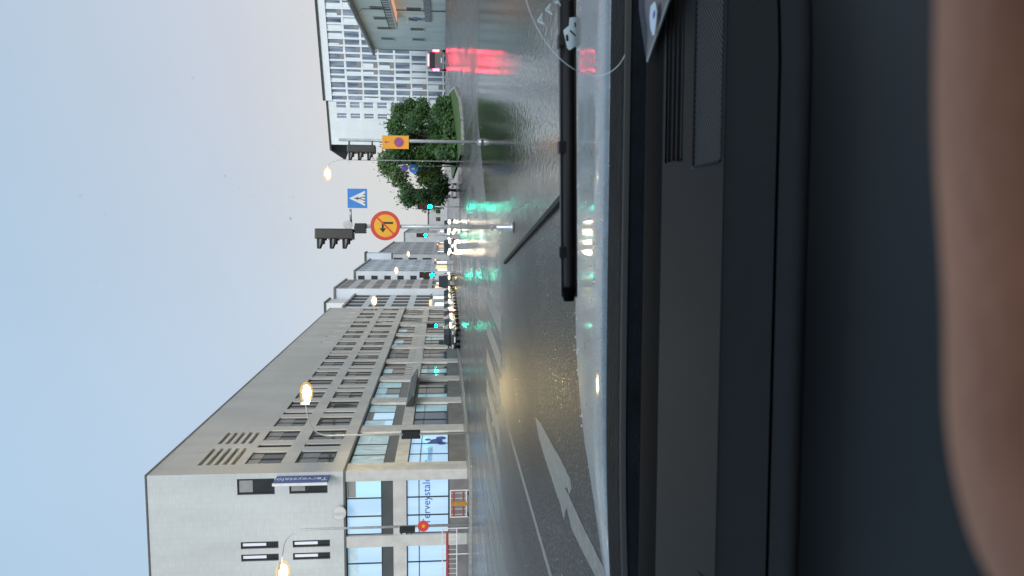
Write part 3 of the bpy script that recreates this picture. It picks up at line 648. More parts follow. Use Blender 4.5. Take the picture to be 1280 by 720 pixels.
for x in (-0.6, 0.6): MB().box(x - 0.05, x + 0.05, -0.25, 0.25, 0, 0.05).build('foot', RUB, br)
br2 = empty('barrier', (-19.3, 39.6, 0.12), 0, 'long white railing with a red lettered board before the lit end windows', 'barrier')
b = MB()
for z in (0.62, 1.42): b.tube([(-1.6, 0, z), (1.5, 0, z)], 0.03, 6)
for k in range(3): b.tube([(-1.5 + 1.5 * k, 0, 0), (-1.5 + 1.5 * k, 0, 1.42)], 0.03, 6)
b.build('railing_frame', WHITEP, br2)
for k in range(11): MB().tube([(-1.4 + 0.28 * k, 0, 0.62), (-1.4 + 0.28 * k, 0, 1.42)], 0.012, 5).build('bar', WHITEP, br2)
MB().box(-1.45, 1.3, -0.05, -0.035, 1.08, 1.22).build('red_board', mat('faded red board', (0.35, 0.06, 0.05), 0.6, var=0.4, vs=3), br2)

# ------------------------------------------------------------------ right side: white apartment block with balconies
WHT = tiled('white cladding', (0.86, 0.93, 0.95), 1.6, 1.1, 0.93, axis='xz', var=0.05)
WHT2 = mat('white balcony edge', (0.88, 0.94, 0.97), 0.5, var=0.04, vs=1)
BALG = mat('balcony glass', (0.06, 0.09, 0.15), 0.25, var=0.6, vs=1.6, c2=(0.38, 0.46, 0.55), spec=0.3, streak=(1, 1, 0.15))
ang = R(65.7); e1 = Vector((math.sin(ang), -math.cos(ang), 0)); a0 = onY(555, 183, 155); 
wb = empty('apartment_block', (a0.x, a0.y, 1.2), math.atan2(e1.y, e1.x), 'tall white block with glazed balconies rising behind the trees', 'apartment block')
HT = 24.1 - 1.2
def px2a(y):                                             # picture row to distance along the facade
    r = ray(555, y); den = r.x * e1.y - r.y * e1.x; return (r.y * a0.x - r.x * a0.y) / den * 1.0
def loc_a(y):
    r = ray(540, y); # solve t*r = a0 + s*e1 in plan
    M_ = Matrix(((r.x, -e1.x), (r.y, -e1.y))); s_ = M_.inverted() @ Vector((a0.x, a0.y)); return s_[1]
sA, sB, sC = loc_a(165), loc_a(130), loc_a(0)
holes = []; cols = [(loc_a(y0), loc_a(y1)) for y0, y1 in ((150, 144), (137, 130))]
zz = [HT - 1.6 - 2.65 * k for k in range(7)]
for (c0_, c1_) in cols:
    for z in zz: holes.append((min(c0_, c1_), max(c0_, c1_), z - 1.95, z))
L1 = loc_a(128)
wall_holes((0, 0, 0), (1, 0, 0), L1, 0, HT, holes, 0.25, (0, -1, 0)).build('wall', WHT, wb)
for a_, b_, z0, z1 in holes:
    f = MB(); f.box(a_, b_, 0.12, 0.18, z0, z0 + .1); f.box(a_, b_, 0.12, 0.18, z1 - .1, z1); f.box((a_ + b_) / 2 - .06, (a_ + b_) / 2 + .06, 0.12, 0.18, z0 + .1, z1 - .1)
    fo = f.build('window', WHT2, wb); MB().box(a_, b_, 0.19, 0.22, z0, z1).build('pane', mat('pale lilac glass', (0.30, 0.34, 0.46), 0.12, var=0.4, vs=0.3), fo)
L2 = loc_a(-60)
MB().box(L1 + 0.02, L2, 1.4, 12, 0, HT - 0.2).build('rear_wall', SPAN, wb)
MB().box(0.02, L1, 0.26, 12, 0, HT - 0.01).build('core', WHT2, wb)
MB().box(-1.2, L1, -0.15, 12, HT, HT + 0.35).build('roof', mat('dark roof edge', (0.05, 0.06, 0.06), 0.5), wb)
MB().box(L1, L2, -0.5, 12, HT + 0.45, HT + 0.85).build('roof', MATS['dark roof edge'], wb)
b = MB(); b.prism([(-0.001, 12, HT - 0.3), (-0.001, 0, HT - 0.3), (-0.001, 0, HT), (-0.001, 12, HT)], (0.01, 0, 0)); 
b.prism([(-1.2, 0, HT + .33), (-1.2, 12, HT + .33), (-3.2, 12, HT - 2.4), (-3.2, 0, HT - 2.4)], (0, 0, -0.3)); b.build('side_roof', MATS['dark roof edge'], wb)
nf = 7; fh = (HT + 0.45) / 7.5
MB().box(L1, L2, -0.3, 1.39, HT - 0.9, HT + 0.44).build('top_band', WHT2, wb)
fins = [128, 121, 113, 104, 96, 88, 78, 69, 60, 51, 41, 33, 24, 14, 3, -10, -24, -40]
fs = [loc_a(y) for y in fins]
for k in range(nf):
    z = HT - 0.9 - (k + 1) * fh
    if z < 0: break
    MB().box(L1 + 0.01, L2, -0.02, 1.39, z, z + 0.40).build('balcony_slab', WHT2, wb)
    for i in range(len(fs) - 1):
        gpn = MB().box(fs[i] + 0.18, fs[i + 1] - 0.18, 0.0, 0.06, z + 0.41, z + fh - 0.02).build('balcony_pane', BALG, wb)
        if random.random() < 0.45: MB().box(fs[i] + 0.2, fs[i] + 0.2 + (fs[i+1] - fs[i]) * random.uniform(.15, .6), -0.03, -0.005, z + 0.42, z + fh - 0.05).build('curtain', WHT2, gpn)
        if random.random() < 0.35: MB().box(fs[i] + 0.12, fs[i + 1] - 0.10, -0.08, -0.03, z + 0.32, z + 1.1).build('balcony_panel', BLIND, wb)
for i, a in enumerate(fs): 
    MB().box(a - 0.17, a + 0.17, -0.14, 1.0, 0, HT - 0.9).build('fin', WHT2, wb)

# pale green older building along the cross street, right
MINT = tiled('mint render', (0.72, 0.82, 0.80), 2.8, 2.2, 0.96, axis='yz', var=0.12)
mb_ = empty('old_building', (26.0, 84, 1.2), 0, 'pale mint rendered two storey building with sloping eave and balcony', 'building')
OL = 47.0; holes = []
for Yc in (88, 93, 98.5, 104, 109.5, 115.5, 122.5):
    for z0, z1 in ((3.2, 5.3), (8.1, 10.2)): holes.append((Yc - 84 - 0.85, Yc - 84 + 0.85, z0, z1))
OH = 12.0
# the wall faces the street: built from local y=OL towards 0 on the plane x=0
wall_holes((0, 0, 0), (0, 1, 0), OL, 0, OH, holes, 0.35, (-1, 0, 0)).build('wall', MINT, mb_)
for a_, b_, z0, z1 in holes:
    f = MB(); f.box(0.03, 0.07, a_, b_, z0, z0 + .08); f.box(0.03, 0.07, a_, b_, z1 - .08, z1); f.box(0.03, 0.07, (a_+b_)/2 - .04, (a_+b_)/2 + .04, z0 + .08, z1 - .08)
    fo = f.build('window', WHITEP, mb_); MB().box(0.075, 0.10, a_ + .004, b_ - .004, z0 + .004, z1 - .004).build('pane', MATS.get('distant window') or mat('distant window', (0.05, 0.055, 0.06), 0.5, spec=0.1), fo)
    MB().box(-0.14, -0.002, a_ - 0.12, b_ + 0.12, z0 - 0.14, z0 - 0.02).build('sill', PILL, fo)
MB().box(0.36, 14, 0.0, OL, 0, OH).build('core', MINT, mb_)
b = MB(); b.prism([(-1.0, -0.5, OH - 0.1), (-1.0, -0.5, OH + 0.25), (7, -0.5, OH + 4.0), (15, -0.5, OH + 0.1)], (0, OL + 1.0, 0)); b.build('roof', mat('grey metal roof', (0.16, 0.17, 0.18), 0.35, 0.3, var=0.2, vs=2), mb_)
MB().tube([(-1.05, -0.5, OH + 0.12), (-1.05, OL + 0.5, OH + 0.12)], 0.14, 8).build('gutter', METAL, mb_, True)
for y in (OL - 0.6, 20.2): MB().tube([(-0.9, y, OH), (-0.12, y, OH - 0.9), (-0.12, y, 0)], 0.07, 8).build('downpipe', METAL, mb_, True)
bc = MB().box(-1.6, -0.02, 3, 25, 6.75, 6.95).build('balcony', PILL, mb_)
for k in range(28): MB().tube([(-1.52, 3.2 + k * 0.8, 6.96), (-1.52, 3.2 + k * 0.8, 7.8)], 0.05, 5).build('baluster', DARKF, bc)
MB().tube([(-1.52, 3.1, 7.85), (-1.52, 24.9, 7.85)], 0.07, 6).build('handrail', DARKF, bc)
MB().box(-1.3, -0.1, 4, 22, 6.62, 6.72).build('light_strip', E_WARM, bc)
MB().box(-0.2, -0.01, 3, 26, 2.0, 2.9).build('sign_band', mat('faded awning', (0.25, 0.30, 0.33), 0.6, var=0.3, vs=1), mb_)
b = MB()
for a_, z_ in ((24.5, 4.2), (25.4, 3.6), (26.1, 4.4), (24.9, 3.1)): b.disc((-0.02, a_, z_), (-1, 0, 0), 0.42, 0.04, 8)
b.build('blue_emblem', mat('emblem blue', (0.18, 0.28, 0.60), 0.5), mb_)
# ------------------------------------------------------------------ trees
BARK = mat('wet bark', (0.045, 0.035, 0.028), 0.7, var=0.3, vs=6, bump=0.6, bs=14)
def leafmat(n, a, b_):
    return mat(n, a, 0.5, var=0.4, vs=0.9, c2=b_)
LEAF = leafmat('deep green leaves', (0.062, 0.14, 0.038), (0.022, 0.058, 0.018)); LEAF2 = leafmat('yellow green leaves', (0.095, 0.165, 0.042), (0.035, 0.078, 0.022))
def tree(x, y, h, rx, ry, base, n, lm, label, seed, lf=0.17):
    n = int(n * 1.7)
    rnd = random.Random(seed); g = gz(x, y) + 0.15
    o = empty('tree', (x, y, g), 0, label, 'tree', 'trees on the verge')
    b = MB(); b.tube([(0, 0, -0.1), (0.05, 0, base), (0.1, 0.1, h * 0.55), (0, 0, h * 0.85)], [0.17, 0.13, 0.09, 0.03], 8)
    blobs = []
    for k in range(15):
        a = rnd.uniform(0, 6.283); t = rnd.uniform(0.0, 1.0); z = base + (h - base) * (0.10 + 0.80 * t); q = rnd.uniform(0.35, 0.95) * math.sin(math.pi * (0.18 + 0.66 * t))
        p = Vector((math.cos(a) * rx * q, math.sin(a) * ry * q, z)); blobs.append((p, rnd.uniform(0.55, 1.15)))
        b.tube([(0.04, 0, max(base * .6, z * 0.6)), tuple(p * 0.5 + Vector((0, 0, z * 0.4))), tuple(p)], [0.07, 0.04, 0.015], 5)
    b.build('trunk', BARK, o, True)
    c = MB()
    for k in range(n):
        p, r_ = rnd.choice(blobs); d = Vector((rnd.gauss(0, 1), rnd.gauss(0, 1), rnd.gauss(0, 0.8))); d = d.normalized() * (rnd.random() ** 0.45) * r_ * (rnd.uniform(1.1, 1.75) if rnd.random() < .16 else 1)
        q = p + d; s_ = lf * rnd.uniform(0.6, 1.3); u = Vector((rnd.gauss(0, 1), rnd.gauss(0, 1), rnd.gauss(0, 1))).normalized(); v = u.orthogonal().normalized() * s_ * 0.55; u = u * s_
        c.poly([q - u, q - v * .9, q + u, q + v * .9])
    co = MB.build.__get__(c)('crown', lm, o)
    return o
def pxw(py, Y): return onY(555, py, Y).x
tree(pxw(172, 72), 72, 6.2, 3.1, 2.6, 1.0, 9000, LEAF, 'broad dark green tree behind the amber panel sign, below the white block', 3)
tree(pxw(205, 76), 76, 7.9, 2.5, 2.4, 1.1, 7500, LEAF2, 'taller loose tree behind the blue and purple round signs', 5)
tree(pxw(238, 82), 82, 6.8, 2.4, 2.4, 0.9, 6500, LEAF, 'dark tree at the street edge above the green light', 9)
tree(pxw(148, 84), 84, 6.4, 2.4, 2.2, 0.8, 5000, LEAF, 'small rear tree toward the white block with bright wall behind', 12)
b = MB(); rnd = random.Random(4)
for k in range(5200):
    x = rnd.uniform(4.2, 9.8); y = rnd.uniform(66, 72) + (x - 4) * 0.5; z = gz(x, y) + 0.2 + rnd.random() ** 1.4 * (1.5 + 0.5 * math.sin(x * 1.7)); u = Vector((rnd.gauss(0, 1), rnd.gauss(0, 1), rnd.gauss(0, 1))).normalized(); v = u.orthogonal().normalized() * 0.11; u = u * 0.2; q = Vector((x, y, z)); b.poly([q - u, q - v, q + u, q + v])
hd = b.build('shrubbery', LEAF); tag(hd, 'low mass of dark green shrubs along the verge under the trees', kind='stuff')

# ------------------------------------------------------------------ buildings down the left side of the street
def far_block(name, y0, y1, h, label, wallm, endm, rows, cols, x=BX, depth=20, w_=(1.5, 1.3), endcols=0, glass=mat('distant window', (0.05, 0.055, 0.06), 0.5, spec=0.1), roof=None, z0=3.5, cat='building'):
    o = empty(name, (x, y0, 0.1), 0, label, cat); ln = y1 - y0; holes = []; fh = (h - z0) / rows
    for r_ in range(rows):
        for c_ in range(cols):
            a = ln * (c_ + 0.5) / cols; z = z0 + fh * (r_ + 0.3); holes.append((a - w_[0] / 2, a + w_[0] / 2, z, z + w_[1]))
    wall_holes((0, 0, 0), (0, 1, 0), ln, 0, h, holes, 0.3, (1, 0, 0)).build('street_wall', wallm, o)
    for a_, b_, za, zb in holes:
        MB().box(-0.07, -0.02, a_ + .005, b_ - .005, za + .005, zb - .005).build('window', glass, o)
    eh = []
    if endcols:
        for r_ in range(rows):
            for c_ in range(endcols): a = depth * 0.45 * (c_ + 0.5) / endcols; z = z0 + fh * (r_ + 0.3); eh.append((a - 0.6, a + 0.6, z, z + w_[1]))
    wall_holes((0, 0, 0), (-1, 0, 0), depth, 0, h, eh, 0.3, (0, -1, 0)).build('end_wall', endm, o)
    for a_, b_, za, zb in eh: MB().box(-b_, -a_, 0.22, 0.28, za, zb).build('window', glass, o)
    rs_ = random.Random(int(y0)); yy = 1.0
    while yy < ln - 3:
        wd = rs_.uniform(1.5, 4); MB().box(0.002, 0.06, yy, yy + wd, 0.7, rs_.uniform(2.6, 3.2)).build('shop_window', rs_.choice((GLASSD, GLASSB, E_COOL, GLASST, E_SHOP)), o)
        if rs_.random() < .5: MB().box(0.002, 0.5, yy, yy + wd, 3.25, 3.6).build('shop_sign', rs_.choice((REDP, TEXTB, SPAN, E_SHOP)), o)
        yy += wd + rs_.uniform(.4, 1.6)
    MB().box(-depth, -0.31, 0.31, ln, 0, h - 0.05).build('core', SPAN, o)
    MB().box(-depth - 0.2, 0.25, -0.25, ln + 0.2, h, h + 0.35).build('roof', roof or MATS['grey metal roof'], o)
    return o
PALE = mat('pale blue render', (0.62, 0.70, 0.78), 0.7, var=0.15, vs=0.2); BEI = mat('beige render', (0.60, 0.58, 0.57), 0.8, var=0.15, vs=0.3); GREYR = mat('grey render', (0.50, 0.53, 0.54), 0.8, var=0.15, vs=0.3)
gl = far_block('link_building', 111, 126, 16.0, 'glazed dark link building just past the grey block', PALE, PALE, 4, 4, w_=(2.9, 2.4), z0=2.5)
wt = empty('white_tower', (BX - 1.7, 128.5, 0.1), 0, 'white rooftop block with small windows peeping over the grey block', 'building')
h_ = 21.5; hl = [(1.2 + 2.6 * k, 2.2 + 2.6 * k, h_ - 2.2 - 2.4 * j, h_ - 1.5 - 2.4 * j) for k in range(4) for j in range(2)]
wall_holes((0, 0, 0), (-1, 0, 0), 11, 0, h_, hl, 0.2, (0, -1, 0)).build('wall', WHITEP, wt)
for a_, b_, za, zb in hl: MB().box(-b_, -a_, 0.12, 0.18, za, zb).build('window', GLASSD, wt)
MB().box(-11, -0.02, 0.2, 6, 0, h_ - 0.03).build('core', WHITEP, wt); MB().box(-11.2, 0.2, -0.2, 6.2, h_, h_ + 0.3).build('roof', MATS['dark roof edge'], wt)
far_block('apartment_block', 135.5, 152, 20.8, 'tall beige block with rows of dark windows behind the glazed link', BEI, PALE, 6, 7, w_=(1.7, 1.5))  # sky reflection on the end wall is put in as pale blue colour
far_block('apartment_block', 153, 186, 19.3, 'pale blue block with sloped grey roof beyond the beige one', PALE, PALE, 6, 8, w_=(1.3, 1.3), x=BX + 1.6, endcols=3)
f3 = far_block('corner_house', 196, 262, 18.5, 'grey mansard roofed house with a small turret far down the street', GREYR, GREYR, 4, 9, w_=(2.2, 2.3), x=BX + 2.2, endcols=3)
b = MB(); b.prism([(-20, 0, 18.9), (0, 0, 18.9), (-2.5, 3, 22.5), (-18, 3, 22.5)], (0, 62, 0)); b.build('mansard', MATS['grey metal roof'], f3)
MB().box(-3.2, 0.3, -0.6, 3.2, 15, 21.5).build('turret', PALE, f3); MB().box(-3.5, 0.6, -0.9, 3.5, 21.5, 21.9).build('turret_cap', MATS['dark roof edge'], f3)
far_block('distant_building', 300, 420, 17, 'distant grey building closing the left side of the street', GREYR, GREYR, 4, 14, x=BX + 4, w_=(2.5, 2))
db = empty('distant_building', (6.5, 330, 0), 0, 'distant pale building beyond the trees closing the street end', 'building')
hl = [(1.5 + 3.4 * k, 3.3 + 3.4 * k, 3 + 3.2 * j, 5 + 3.2 * j) for k in range(7) for j in range(1)]
wall_holes((-22, 0, 0), (1, 0, 0), 26, 0, 8.2, hl, 0.3, (0, -1, 0)).build('wall', GREYR, db)
for a_, b_, za, zb in hl: MB().box(-22 + a_, -22 + b_, 0.2, 0.3, za, zb).build('window', GLASSD, db)
MB().box(-22, 4, 0.31, 15, 0, 8.1).build('core', SPAN, db); MB().box(-22.3, 4.3, -0.3, 15, 8.2, 8.6).build('roof', MATS['dark roof edge'], db)

# ------------------------------------------------------------------ vehicles
CG = mat('car glass', (0.015, 0.02, 0.025), 0.05)
TYRE = mat('tyre', (0.015, 0.015, 0.015), 0.7); RIM = mat('alloy rim', (0.4, 0.4, 0.42), 0.3, 0.8)
def car(x, y, rz, paint, label, group=None, L_=4.4, W_=1.78, H_=1.47, van=False, head=None, tail=None, cat='car'):
    o = empty('parked_car' if group and 'parked' in group else ('van' if van else 'car'), (x, y, gz(x, y)), rz, label, cat, group)
    hw = W_ / 2; F_ = L_ / 2
    if van: low = [(-F_, .35), (-F_ + .02, 1.05), (F_ - .9, 1.05), (F_ - .1, .85), (F_, .55), (F_ - .02, .33)]; top = [(-F_ + .03, 1.05), (-F_ + .12, H_ - .06), (-F_ + .35, H_), (F_ - 1.75, H_), (F_ - .85, 1.05)]
    else: low = [(-F_ + .05, .32), (-F_, .62), (-F_ + .08, .92), (-F_ * .55, .96), (F_ * .30, .95), (F_ - .35, .80), (F_ - .03, .62), (F_, .42), (F_ - .05, .28)]; top = [(-F_ * .86, .95), (-F_ * .62, H_ - .07), (-F_ * .35, H_), (F_ * .05, H_ - .01), (F_ * .22, H_ - .08), (F_ * .50, .94)]
    def loft(prof, insets):
        b = MB(); n = len(prof); rows = []
        for xx, sc_, dz in insets:
            rows.append(len(b.v)); cx_ = 0
            for (py_, pz_) in prof: b.v.append((xx, cx_ + (py_ - cx_) * sc_, pz_ - dz * (1 if pz_ > .6 else -1)))
        for r_ in range(len(rows) - 1):
            for k in range(n): q = (k + 1) % n; b.f.append((rows[r_] + k, rows[r_] + q, rows[r_+1] + q, rows[r_+1] + k))
        b.f.append(tuple(rows[0] + k for k in range(n))); b.f.append(tuple(rows[-1] + k for k in reversed(range(n)))); return b
    body = loft(low, [(-hw, .965, .05), (-hw * .93, .99, .01), (-hw * .6, 1, 0), (hw * .6, 1, 0), (hw * .93, .99, .01), (hw, .965, .05)]).build('body', paint, o, smooth=False, bevel=0)
    def tp(ins, z_):  # cabin narrowing upwards
        b = MB(); n = len(top)
        for s_ in (-1, 1):
            for py_, pz_ in top: b.v.append((s_ * (hw * .95 - (pz_ - .95) * (.10 if van else .32)) - s_ * ins, py_, pz_))
        b.f += [tuple(range(n)), tuple(reversed(range(n, 2 * n)))] + [(k, (k + 1) % n, n + (k + 1) % n, n + k) for k in range(n)]; return b
    cab = tp(0, 0).build('cabin', CG if not van else paint, o)
    if not van:
        rf = MB(); zt = H_ + .005; wtp = hw * .95 - (H_ - .95) * .32
        rf.prism([(-wtp, -F_ * .60, H_ - .055), (wtp, -F_ * .60, H_ - .055), (wtp, -F_ * .35, zt), (-wtp, -F_ * .35, zt)], (0, 0, .02)); rf.prism([(-wtp, -F_ * .35, zt), (wtp, -F_ * .35, zt), (wtp, F_ * .18, zt - .05), (-wtp, F_ * .18, zt - .05)], (0, 0, .02)); rf.build('roof', paint, o)
        for s_ in (-1, 1):
            b = MB()
            for ya, yb in ((-F_ * .30, -F_ * .24), (F_ * .02, F_ * .06)): b.prism([(s_ * (hw * .95 + .004), ya, .95), (s_ * (hw * .95 + .004), yb, .95), (s_ * (hw * .95 - (H_ - .95) * .32 + .004), yb, H_ - .03), (s_ * (hw * .95 - (H_ - .95) * .32 + .004), ya, H_ - .03)], (s_ * .008, 0, 0))
            b.build('door_post', paint, o)
    else:
        MB().prism([(-hw * .80, -F_ + .05, 1.15), (hw * .80, -F_ + .05, 1.15), (hw * .74, -F_ + .12, H_ - .25), (-hw * .74, -F_ + .12, H_ - .25)], (0, -.05, 0)).build('rear_window', CG, o)
        MB().prism([(-hw * .85, F_ - .93, 1.10), (hw * .85, F_ - .93, 1.10), (hw * .78, F_ - 1.68, H_ - .10), (-hw * .78, F_ - 1.68, H_ - .10)], (0, .04, .03)).build('windscreen', CG, o)
        for s_ in (-1, 1): MB().box(*sorted((s_ * (hw * .95), s_ * (hw * .95 + .006))), F_ - 2.5, F_ - 1.55, 1.12, 1.55).build('side_window', CG, o)
    if van and tail: MB().box(-hw * .55, hw * .55, -F_ + .02, -F_ + .08, H_ - .20, H_ - .08).build('brake_strip', tail, o)
    for s_ in (-1, 1):
        for yy in (-F_ * .62, F_ * .60):
            w1 = MB().disc((s_ * (hw - .17), yy, .31), (s_, 0, 0), .315, .18, 18).build('wheel', TYRE, o); MB().disc((s_ * (hw + .012), yy, .31), (s_, 0, 0), .20, .012, 12).build('rim', RIM, w1)
        hz = .66 if not van else .75
        MB().box(*sorted((s_ * (hw - .42), s_ * (hw - .08))), F_ - .06, F_ + .015 if not van else F_ + .02, hz - .07, hz + .08).build('headlight', head or mat('headlamp glass', (.5, .52, .55), .1), o)
        if van: MB().box(*sorted((s_ * (hw - .20), s_ * (hw - .01))), -F_ - .025, -F_ + .02, .70, 1.35).build('tail_light', tail or mat('tail glass', (.25, .01, .01), .15), o)
        else: MB().box(*sorted((s_ * (hw - .42), s_ * (hw - .04))), -F_ - .02, -F_ + .06, .72, .90).build('tail_light', tail or mat('tail glass', (.25, .01, .01), .15), o)
        MB().box(*sorted((s_ * hw * .98, s_ * (hw + .16))), F_ * .26, F_ * .34, .95, 1.08).build('mirror', paint, o)
    for yy, s_ in ((-F_, -1), (F_, 1)): MB().box(-.26, .26, *sorted((yy + s_ * .012, yy + s_ * .03)), .42, .53).build('number_plate', WHITEP, o)
    return o
DK = mat('black car paint', (.012, .014, .018), .25, coat=1); SV = mat('silver car paint', (.42, .43, .45), .3, .5, coat=1); RD = mat('dark red car paint', (.28, .02, .03), .3, coat=1); BL = mat('blue car paint', (.03, .06, .16), .3, coat=1); WC = mat('white car paint', (.75, .76, .78), .35, coat=1)
PG = 'parked cars along the left kerb'
for (yy, pt, lb) in ((69.2, DK, 'black car parked nearest, head of the row by the grey block'), (75.2, SV, 'silver car parked second behind the black one'), (81.0, RD, 'dark red car parked between two silver cars'),
                     (86.8, SV, 'silver car parked just past the red one'), (92.6, BL, 'dark blue car parked in the far half of the row'), (98.5, DK, 'black car parked far along the kerb, last before the link building')):
    car(-12.2, yy, math.pi, pt, lb, PG)
car(-5.6, 104, math.pi, DK, 'oncoming dark car with glaring headlamps in the middle of the street', 'oncoming cars with headlamps on', head=E_HEAD)
car(-3.2, 118, math.pi, SV, 'oncoming silver car with headlamps on, nearest the trees', 'oncoming cars with headlamps on', head=E_HEAD)
car(-7.6, 130, math.pi, DK, 'oncoming black car with headlamps on, farthest left of the queue', 'oncoming cars with headlamps on', head=E_HEAD)
car(-4.5, 140, math.pi, WC, 'oncoming white car with headlamps on, deep in the queue', 'oncoming cars with headlamps on', head=E_HEAD)
car(1.7, 92, 0.0, mat('pale grey car paint', (.55, .55, .6), .3, .3, coat=1), 'pale car seen from behind, waiting beside the tree')
car(15.3, 82, R(-10), mat('grey van paint', (.10, .10, .11), .35, coat=1), 'grey van seen from behind with red brake lights glaring on the wet road', L_=4.9, W_=2.1, H_=1.95, van=True, tail=E_RED, cat='van')
car(10.2, 104, R(160), SV, 'silver car with yellow headlamps half hidden behind the trees', 'cars with headlamps beyond the trees', head=E_HEAD)
car(13.0, 110, R(160), DK, 'dark car with headlamps on before the white block', 'cars with headlamps beyond the trees', head=E_HEAD)
ym = car(-10.8, 106, math.pi, mat('dark green van paint', (.02, .03, .03), .35, coat=1), 'small dark van with yellow lights beyond the parked cars', L_=4.9, W_=1.95, H_=2.2, van=True, head=emis('yellow lamp light', (1, .75, .1), 25), cat='van')

# ------------------------------------------------------------------ the car the picture is taken from
CARYAW = R(3.0); car0 = empty('car_interior', (0, 0, 0), CARYAW, 'car seen from inside: dark dashboard, wet silver bonnet, windscreen and wiper', 'car')
Cm = Matrix.Rotation(-CARYAW, 3, 'Z')
def cray(px, py): return Cm @ ray(px, py)
def cY(px, py, y): r = cray(px, py); return Vector((0, 0, EYE)) + r * (y / r.y)
def cZ(px, py, z): r = cray(px, py); return Vector((0, 0, EYE)) + r * ((z) / r.z)     # z relative to the eye
DASH = mat('dash plastic', (0.010, 0.0115, 0.0135), 0.55, spec=0.16, var=0.12, vs=30, bump=0.25, bs=900)
DASHL = mat('dash top plastic', (0.0105, 0.0112, 0.0125), 0.55, spec=0.15, var=0.12, vs=30, bump=0.3, bs=900)
LOWER = mat('lower dash plastic', (0.036, 0.046, 0.056), 0.6, spec=0.12, var=0.06, vs=5)
BLK = mat('matt black trim', (0.003, 0.003, 0.004), 0.8, spec=0.04); LIP = mat('brown grey rubber lip', (0.05, 0.045, 0.043), 0.7, spec=0.2); COWL = mat('black cowl plastic', (0.006, 0.008, 0.011), 0.7, spec=0.06, var=0.5, vs=14, bump=0.4, bs=60)  # the lip is a paler brown grey than the trim and cowl
HOODM = mat('wet silver blue bonnet', (0.20, 0.26, 0.31), 0.34, 0.15, var=0.22, vs=10, bump=0.45, bs=70, coat=0.5, rvar=0.08, streak=(3, 1, 1))
def strip(name, prof, m, x0=-0.9, x1=0.95, nx=40, fn=None, parent=car0, smooth=True):
    """A surface swept across the car: prof holds (y, z relative to the eye); fn(x, y, z) bends it."""
    b = MB(); xs_ = steps(x0, x1, (x1 - x0) / nx)
    for x in xs_:
        for (y, z) in prof:
            p = (x, y, z) if fn is None else fn(x, y, z); b.v.append((p[0], p[1], p[2] + EYE))
    n = len(prof)
    for i in range(len(xs_) - 1):
        for j in range(n - 1): b.f.append((i*n + j, (i+1)*n + j, (i+1)*n + j + 1, i*n + j + 1))
    return b.build(name, m, parent, smooth)
def bend(x, y, z):                                       # the panels bow gently towards the driver at the right
    k = min(1, max(0, (0.69 - y) / 0.045)); return (x, y + 1.3 * k * max(0, x - 0.15) ** 2, z)
strip('dash_top', [(1.06, -0.30), (1.0, -0.272), (0.94, -0.258), (0.88, -0.2535), (0.855, -0.2535)], BLK)
# dash top with a real opening for the vent and the speaker
vt0, vt1 = cZ(829, 205, -0.254), cZ(852, 0, -0.257); sp0, sp1 = cZ(859, 212, -0.259), cZ(904, 0, -0.2685)
def topz(y): return -0.2535 - (0.855 - y) * 0.0935
def deck(x0, x1, y0, y1):
    b = MB(); b.v += [(x, y, topz(y) + EYE) for x, y in ((x0, y0), (x1, y0), (x1, y1), (x0, y1))]; b.f.append((0, 1, 2, 3)); return b
dt = MB(); ysd = [0.700, sp1.y, sp0.y, vt1.y, vt0.y, 0.855]; xsd = [-0.9, vt0.x, sp0.x, 0.60, 0.95]
ysd = [0.700, 0.706, 0.772, 0.798, 0.848, 0.855]; vx = vt0.x; sx_ = sp0.x
cells = []
for j in range(5):
    x_edges = [-0.9, 0.95]
    if j == 1: x_edges = [-0.9, sx_, 0.60, 0.95]
    if j == 3: x_edges = [-0.9, vx, 0.55, 0.95]
    for i in range(len(x_edges) - 1):
        if len(x_edges) == 4 and i == 1: continue
        k = len(dt.v); dt.v += [(x, y, topz(y) + EYE) for x, y in ((x_edges[i], ysd[j]), (x_edges[i+1], ysd[j]), (x_edges[i+1], ysd[j+1]), (x_edges[i], ysd[j+1]))]; dt.f.append((k, k+1, k+2, k+3))
top_o = dt.build('dash_panel', DASHL, car0)
b = MB()                                                 # vent trough, its fins
b.box(vx, 0.55, 0.798, 0.848, topz(0.82) + EYE - 0.03, topz(0.82) + EYE - 0.028); b.box(vx - .002, vx, 0.798, 0.848, topz(.82) + EYE - .03, topz(.82) + EYE - .0005)
b.box(vx, 0.55, 0.848, 0.8495, topz(.848) + EYE - .03, topz(.848) + EYE - .0005); b.box(vx, 0.55, 0.7965, 0.798, topz(.798) + EYE - .03, topz(.798) + EYE - .0005)
vo = b.build('defrost_vent', BLK, car0)
for k in range(4):
    y = 0.8045 + k * 0.0125; MB().box(vx + 0.001, 0.55, y, y + 0.0042, topz(y) + EYE - 0.016, topz(y) + EYE - 0.0012).build('fin', DASHL, vo)
